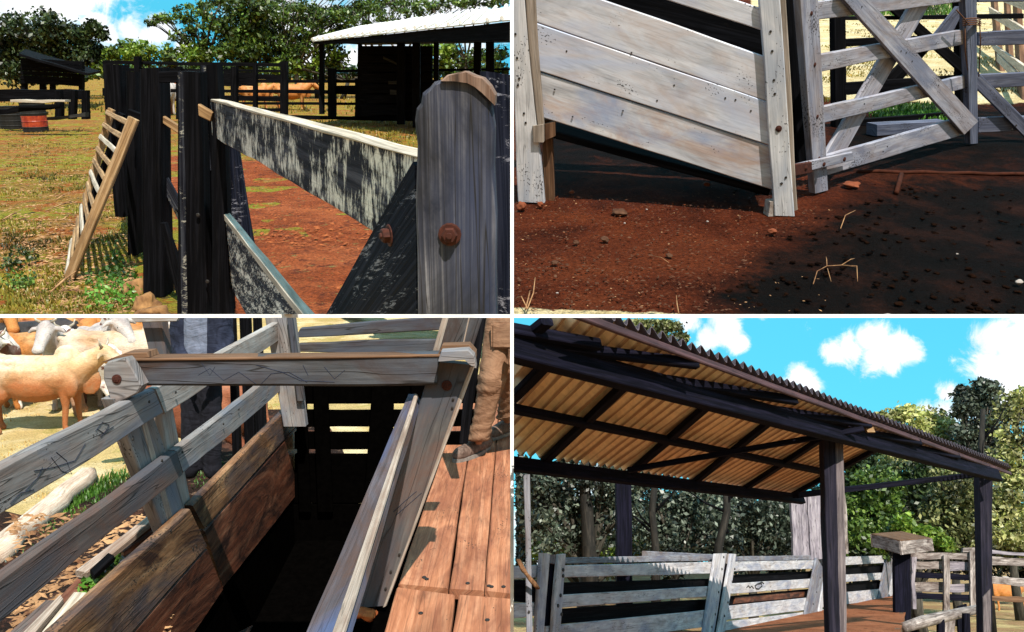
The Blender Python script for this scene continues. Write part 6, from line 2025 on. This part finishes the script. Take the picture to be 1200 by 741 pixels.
pole = thing(P, 'thin_pole', 'thin grey pole with a frayed rope tied at the left pen fence', 'pole', Vector(at(620, 745, 6.5)))
board(P, 'pole_body', YP(6.5), [(617, 752), (614, 556), (621, 556), (624, 752)], 0.05, M['white_rail_dim'], pole, nu=12, wob=0.006)
nails(P, [(620, 717)], 0.01, M['dark_iron'], pole, YP(6.49))
M['rope'] = plain('frayed_brown_rope', (0.20, 0.10, 0.05), 0.95, 0.1, c2=(0.06, 0.03, 0.015), scale=40)
for k in range(3):
    j = k * 1.2
    o = MB().tube([at(606 + j, 656, 6.44), at(612 + j, 668, 6.40), at(620, 676 + j, 6.38), at(626, 683 + j, 6.40), at(632 - j, 690, 6.44)], [0.008, 0.013, 0.012, 0.014, 0.008], 6).build(P, 'rope', M['rope'], pole, smooth=True)

# ---- hanging board box, crate on post, old fence
hb = thing(P, 'raised_board_door', 'two wide grey weathered boards standing above the fence behind the shed post', 'door', at(955, 664, 21.5))
board(P, 'board', YP(21.5), [(930, 656), (926.5, 582), (946, 580), (949, 656)], 0.15, M['old_box'], hb, nu=8, wob=0.03, ragged=0.02)
board(P, 'board', YP(21.45), [(950, 656), (946.5, 580), (988, 578), (991, 653)], 0.15, M['old_box'], hb, nu=8, wob=0.03, ragged=0.02)
board(P, 'edge_board', YP(21.6), [(991, 649), (988, 580), (991, 580), (994.5, 649)], 0.2, M['old_light'], hb, nu=5, wob=0.02)
cr = thing(P, 'crate', 'weathered open wooden crate standing on a dark post', 'crate', at(1057, 649, 20))
YC = 20.0
cA, cB, cC = at(1023, 641, YC + 1.0), at(1057, 650, YC), at(1093, 646, YC + 0.9)
H_ = 0.31
cD = cA + (cC - cB)
M['crate_wood'] = M['old_light']
def side(a_, b_, nm_='crate_side', h0=0.0, h1=H_):
    n = (b_ - a_).cross(Vector((0, 0, 1))).normalized()
    if n.dot(P.eye - a_) < 0: n = -n
    board(P, nm_, (a_, n), [tuple(a_ + Vector((0, 0, h1))), tuple(b_ + Vector((0, 0, h1))), tuple(b_ + Vector((0, 0, h0))), tuple(a_ + Vector((0, 0, h0)))], 0.04, M['crate_wood'], cr, nu=4, wob=0.015)
side(cA, cB); side(cB, cC); side(cA, cD); side(cD, cC)
side(cB.lerp(cA, 0.03), cB.lerp(cC, 0.03), 'corner_batten')
board(P, 'crate_lid', None, [tuple(cA + Vector((0, 0, H_ + .01))), tuple(cB + Vector((0, 0, H_ + .02))), tuple(cC + Vector((0, 0, H_ + .01))), tuple(cD + Vector((0, 0, H_ + .01)))], 0.04, M['brown_post'], cr, nu=3)
dp = board(P, 'gate_post', YP(20.6), [(1049, 738), (1049, 646), (1067, 646), (1068, 738)], 0.15, M['shed_black'], base=at(1058, 738, 20.6), nu=6, wob=0.02)
tag(dp, 'thick black post carrying the weathered crate', 'post')
of = thing(P, 'old_plank_fence', 'patched fence of bleached old planks with dark rails right of the crate post', 'fence', P.ground(1100, 715, -1.0))
def ofb(q, mt, nm_='plank', o_=0.0, nu=4):
    board(P, nm_, YP(22.0 - o_), q, 0.08, M[mt], of, nu=nu, wob=0.03, ragged=0.03)
for q, mt, o_ in (([(1067, 647), (1146, 649), (1146, 656), (1067, 655)], 'old_light', 0.1), ([(1067, 657), (1110, 658), (1110, 667), (1067, 667)], 'old_light', 0.0), ([(1105, 657), (1146, 659), (1146, 670), (1105, 669)], 'old_box', 0.0),
                  ([(1067, 670), (1146, 674), (1146, 681), (1067, 677)], 'shed_black', 0.15), ([(1067, 682), (1110, 682), (1110, 695), (1067, 693)], 'old_light', 0.0), ([(1110, 684), (1142, 684), (1142, 694), (1110, 694)], 'old_box', 0.0),
                  ([(1067, 694), (1150, 698), (1150, 705), (1067, 702)], 'shed_black', 0.15), ([(1160, 652), (1204, 655), (1204, 664), (1160, 662)], 'old_light', 0.1), ([(1160, 676), (1204, 678), (1204, 687), (1160, 684)], 'old_light', 0.1),
                  ([(1160, 699), (1204, 700), (1204, 706), (1160, 705)], 'brown_post', 0.1), ([(1160, 645), (1204, 648), (1204, 652), (1160, 649)], 'old_box', 0.0), ([(1128, 642), (1146, 642), (1146, 648), (1128, 648)], 'old_light', 0.0)):
    ofb(q, mt, o_=o_)
for q, mt in (([(1106, 715), (1106, 650), (1113, 650), (1114, 715)], 'old_light'), ([(1138, 715), (1137, 646), (1146, 646), (1148, 715)], 'old_light'), ([(1070, 715), (1068, 652), (1073, 652), (1074, 715)], 'old_box'), ([(1124, 746), (1122, 712), (1134, 706), (1136, 746)], 'shed_black'), ([(1106, 746), (1108, 722), (1120, 716), (1118, 746)], 'old_light')):
    ofb(q, mt, 'upright', 0.22)
a_, b_ = P.ground(1062, 738, -0.6), P.ground(1142, 722, -0.6)
tr = thing(P, 'log_trough', 'split log rail on short legs in front of the patched fence', 'log', P.ground(1100, 745, -1.0))
MB().tube([at(1058, 736, 17), at(1080, 729, 17.3), at(1110, 722, 17.6), at(1146, 714, 18)], [0.10, 0.12, 0.11, 0.09], 8).build(P, 'log', M['old_light'], tr, smooth=True)
for x, y in ((1068, 735), (1100, 726), (1130, 719)):
    board(P, 'leg', YP(17.4), [(x, 752), (x, y), (x + 7, y), (x + 8, 752)], 0.1, M['shed_black'], tr, nu=3)
cow(P, P.ground(1180, 716, -1.0), R(185), M['hide_orange'], 'orange cow behind the patched fence at the far right', 1.0, 'low', horns=False)
cow(P, P.ground(1180, 700, -1.0), R(170), M['hide_white'], 'grey-white cow behind the fence above the orange one at the right edge', 1.0, 'level')
cow(P, P.ground(918, 698, -1.0), R(10), M['hide_tan'], 'tan cow glimpsed between the rails of the second pen bay', 1.0, 'low')
cow(P, P.ground(873, 698, -1.0), R(170), M['hide_cream'], 'cream cow glimpsed through the rails near the painted mark', 1.0, 'low')

# ---- tree line
def BT(name, lab, px, Y_, blobs, leaf, mt, dens, bark='bark', **k):
    b_ = at(px, 690, Y_)
    b_.z = -1.0
    return tree(P, name, lab, b_, blobs, leaf, M[mt], M[bark], dens=dens, **k)
BT('leafy_tree', 'dark glossy tree with a thick trunk at the far left behind the pens', 690, 26, [(625, 570, 30), (660, 590, 34), (700, 565, 30), (640, 625, 26), (690, 630, 30), (720, 600, 26), (730, 560, 26), (665, 550, 24)], 0.085, 'leaf_grey', 750, trunk_r=0.28)
BT('leafy_tree', 'glossy grey-green tree between the dark shed posts', 790, 28, [(765, 575, 34), (800, 600, 34), (780, 630, 30), (830, 590, 34), (755, 625, 26), (840, 630, 30)], 0.085, 'leaf_grey', 900)
BT('leafy_tree', 'glossy pale-leaved tree left of the raised boards', 880, 30, [(870, 595, 34), (905, 605, 30), (880, 632, 28), (915, 635, 22), (845, 610, 26), (930, 600, 20)], 0.085, 'leaf_grey', 950)
BT('leafy_tree', 'mid-green tree right of the main shed post', 1010, 31, [(1010, 600, 28), (1000, 630, 26), (1030, 575, 28), (985, 590, 20), (1025, 635, 24), (1040, 605, 24)], 0.10, 'leaf_mid', 1700)
BT('leafy_tree', 'dark tree in the middle of the tree line behind the crate', 1060, 34, [(1050, 570, 30), (1075, 590, 28), (1050, 600, 30), (1090, 560, 26), (1020, 555, 28), (1000, 545, 24)], 0.11, 'leaf_dark', 1700)
BT('bush', 'bright lime bushes just behind the crate', 1075, 26, [(1045, 625, 13), (1060, 617, 12), (1075, 628, 14), (1092, 632, 13), (1106, 640, 12), (1030, 638, 12)], 0.09, 'leaf_lime', 1500, cat='bush', limbs=True)
BT('leafy_tree', 'olive tree tops above the eave at the middle right', 1050, 39, [(1046, 500, 22), (1070, 492, 20), (1095, 500, 22), (1110, 520, 24), (1080, 525, 26), (1050, 530, 24), (1125, 545, 22), (1035, 492, 10), (1048, 486, 7)], 0.12, 'leaf_straw', 1000)
BT('tall_tree', 'tall grey-green tree standing highest at the right', 1150, 37, [(1140, 470, 18), (1160, 460, 14), (1130, 478, 14), (1150, 492, 22), (1135, 512, 18), (1160, 520, 22), (1148, 545, 24), (1165, 478, 12), (1128, 458, 8), (1150, 450, 8)], 0.11, 'leaf_grey', 1700, trunk_r=0.2)
BT('leafy_tree', 'olive-leaved tree at the right edge', 1190, 33, [(1185, 480, 20), (1195, 510, 24), (1180, 545, 26), (1195, 580, 28), (1180, 615, 28), (1200, 465, 14), (1195, 640, 20), (1170, 590, 20)], 0.10, 'leaf_straw', 1000)
BT('leafy_tree', 'brushy olive tree left of the right shed post', 1120, 30, [(1115, 570, 24), (1135, 590, 26), (1115, 610, 26), (1140, 625, 24), (1100, 595, 18), (1140, 560, 18), (1110, 640, 16)], 0.09, 'leaf_olive', 1500)
BT('tall_tree', 'tree crown peeping over the corrugated roof edge', 768, 38, [(765, 382, 20), (785, 388, 16), (745, 378, 16), (800, 398, 8), (770, 400, 18)], 0.11, 'leaf_olive', 1500, limbs=False)
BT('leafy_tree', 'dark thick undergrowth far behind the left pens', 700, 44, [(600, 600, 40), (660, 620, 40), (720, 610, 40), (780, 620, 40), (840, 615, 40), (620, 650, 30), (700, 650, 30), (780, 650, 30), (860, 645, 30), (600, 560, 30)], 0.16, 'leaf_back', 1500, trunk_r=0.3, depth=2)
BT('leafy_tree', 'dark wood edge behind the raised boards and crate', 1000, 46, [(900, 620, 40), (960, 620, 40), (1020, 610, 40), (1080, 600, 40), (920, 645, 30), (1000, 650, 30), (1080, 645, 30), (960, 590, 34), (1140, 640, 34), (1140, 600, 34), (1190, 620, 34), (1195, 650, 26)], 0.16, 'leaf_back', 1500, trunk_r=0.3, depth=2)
BT('bush', 'sunny green bushes low behind the left pens', 680, 30, [(645, 645, 14), (668, 648, 14), (700, 646, 12), (745, 646, 14), (750, 652, 10), (630, 640, 12), (715, 650, 10)], 0.09, 'leaf_lime', 1200, cat='bush')

for (lab, pts_, r_) in (('thick dark trunk forking under the shed roof at the left', [(694, 690), (690, 640), (688, 600), (684, 560), (690, 500)], 0.22), ('slim dark trunk between the two left shed posts', [(766, 690), (768, 640), (764, 600), (770, 540)], 0.12),
                        ('leaning dark trunk behind the second pen bay', [(838, 690), (842, 640), (852, 600), (850, 530)], 0.13), ('pale thin trunk at the upper right of the tree line', [(1154, 690), (1152, 600), (1149, 540), (1152, 480)], 0.10)):
    b_ = at(pts_[0][0], 690, 25.5); b_.z = -1.0
    tt_ = thing(P, 'tree_trunk', lab, 'tree', b_)
    q_ = [b_] + [at(x, y, 25.5) for x, y in pts_[1:]]
    mb = MB().tube(q_, [r_ * 1.3, r_, r_ * 0.9, r_ * 0.75, r_ * 0.5][:len(q_)], 9)
    mb.build(P, 'trunk', M['bark_dark'], tt_, smooth=True)
    mb = MB()
    for k in range(5):
        a_ = q_[-2].lerp(q_[-1], random.uniform(-0.4, 0.6))
        e_ = a_ + Vector((random.uniform(-1.4, 1.4), random.uniform(-0.5, 0.5), random.uniform(0.6, 1.6)))
        mb.tube([a_, a_.lerp(e_, 0.5) + Vector((0, 0, -0.1)), e_], [r_ * 0.4, r_ * 0.25, r_ * 0.08], 5)
    mb.build(P, 'limbs', M['black_post'], tt_, smooth=True)
# ================================================================ white divider between the four views
def camw(px, py, d):
    v = Vector(((px - CX) / FPX * d, d, -(py - CY) / FPX * d))
    v.rotate(Matrix.Rotation(PITCH, 3, 'X'))
    return v + Vector((0, 0, H_BR))
dm = plain('white_painted_bar', (0.85, 0.85, 0.85), 0.6, 0.3, var=0.03, scale=0.5)
DD, wd = 44.0, 4.2
vs, fs = [], []
def bar(x0, y0, x1, y1):
    b = len(vs)
    th = wd / FPX * DD
    for d in (DD, DD + th):
        s_ = d
        for (x, y) in ((x0, y0), (x1, y0), (x1, y1), (x0, y1)):
            p = Vector(((x - CX) / FPX * DD, d, -(y - CY) / FPX * DD))
            p.rotate(Matrix.Rotation(PITCH, 3, 'X'))
            vs.append(p + Vector((0, 0, H_BR)))
    for f in ((0, 1, 2, 3), (7, 6, 5, 4), (0, 4, 5, 1), (1, 5, 6, 2), (2, 6, 7, 3), (3, 7, 4, 0)):
        fs.append(tuple(b + k for k in f))
h = wd / 2
bar(CX - h, -40, CX + h, CY - h)
bar(CX - h, CY + h, CX + h, 790)
bar(-60, CY - h, 1260, CY + h)
me = bpy.data.meshes.new('divider')
me.from_pydata([tuple(v) for v in vs], [], fs)
me.materials.append(dm)
o = bpy.data.objects.new('divider', me)
col.objects.link(o)
o['kind'] = 'structure'
o['label'] = 'thin white cross-shaped divider between the four views'

# ================================================================ trim everything to its own view
bpy.context.view_layer.update()
n_clip = 0
cache = {}
for o in list(col.objects):
    if o.type != 'MESH' or o.name not in INFO or o.get('noclip'): continue
    P, base = INFO[o.name]
    me = o.data
    if not len(me.vertices): continue
    A = np.empty(len(me.vertices) * 3)
    me.vertices.foreach_get('co', A)
    A = A.reshape(-1, 3)
    ML = P.M.inverted() @ o.matrix_world
    Rm = np.array(ML)
    A = A @ Rm[:3, :3].T + Rm[:3, 3]
    x, y, d = P.px(A)
    cy = d
    cx_ = (A[:, 0])
    cz = (A[:, 1]) * P.s + (A[:, 2] - P.h) * P.c
    g_ = GAP / FPX
    planes = []
    ctest = (A[:, 1] * P.c - (A[:, 2] - P.h) * P.s)
    if P.box[0] == 0: planes.append((1, 0, cx_ > -g_ * ctest + 1e-9))
    else: planes.append((-1, 0, cx_ < g_ * ctest - 1e-9))
    if P.box[1] == 0: planes.append((0, -1, cz < g_ * ctest - 1e-9))
    else: planes.append((0, 1, cz > -g_ * ctest + 1e-9))
    if not any(p[2].any() for p in planes): continue
    if any(p[2].all() for p in planes):
        bpy.data.objects.remove(o)
        continue
    n_clip += 1
    bm = bmesh.new()
    bm.from_mesh(me)
    inv = ML.inverted()
    for (ax, az, msk) in planes:
        if not msk.any(): continue
        # plane through the eye; normal in the camera frame, then to panel metres, then to object space
        nc = Vector((ax, g_, az)).normalized()
        nl = Vector((nc.x, nc.y * P.c + nc.z * P.s, -nc.y * P.s + nc.z * P.c))
        co = inv @ P.eye
        no = (ML.to_3x3().transposed() @ nl).normalized()
        geom = bm.verts[:] + bm.edges[:] + bm.faces[:]
        res = bmesh.ops.bisect_plane(bm, geom=geom, dist=1e-6, plane_co=co, plane_no=no, clear_outer=True)
        ed = [e for e in res['geom_cut'] if isinstance(e, bmesh.types.BMEdge)]
        if ed and len(me.polygons) < 20000:
            try: bmesh.ops.holes_fill(bm, edges=ed, sides=0)
            except Exception: pass
    if not len(bm.faces):
        bm.free()
        bpy.data.objects.remove(o)
        continue
    nm = me.copy() if me.users > 1 else me
    bm.to_mesh(nm)
    bm.free()
    o.data = nm
for o in list(col.objects):
    for k in ('noclip', 'xf', 'base'):
        if k in o: del o[k]
    if o.type == 'EMPTY' and not o.children:
        bpy.data.objects.remove(o)
names = {TL: 'left pen', TR: 'chute yard', BL: 'cattle yard', BR: 'roofed pens'}
for o in col.objects:
    if o.parent is None and o.name in INFO and o.get('category') in ('cow', 'tree', 'stone', 'twig', 'rock'):
        c_ = o['category']
        o['group'] = ('cattle' if c_ == 'cow' else c_ + 's') + ' of the ' + names[INFO[o.name][0]]
print('trimmed', n_clip, 'objects', len(col.objects))
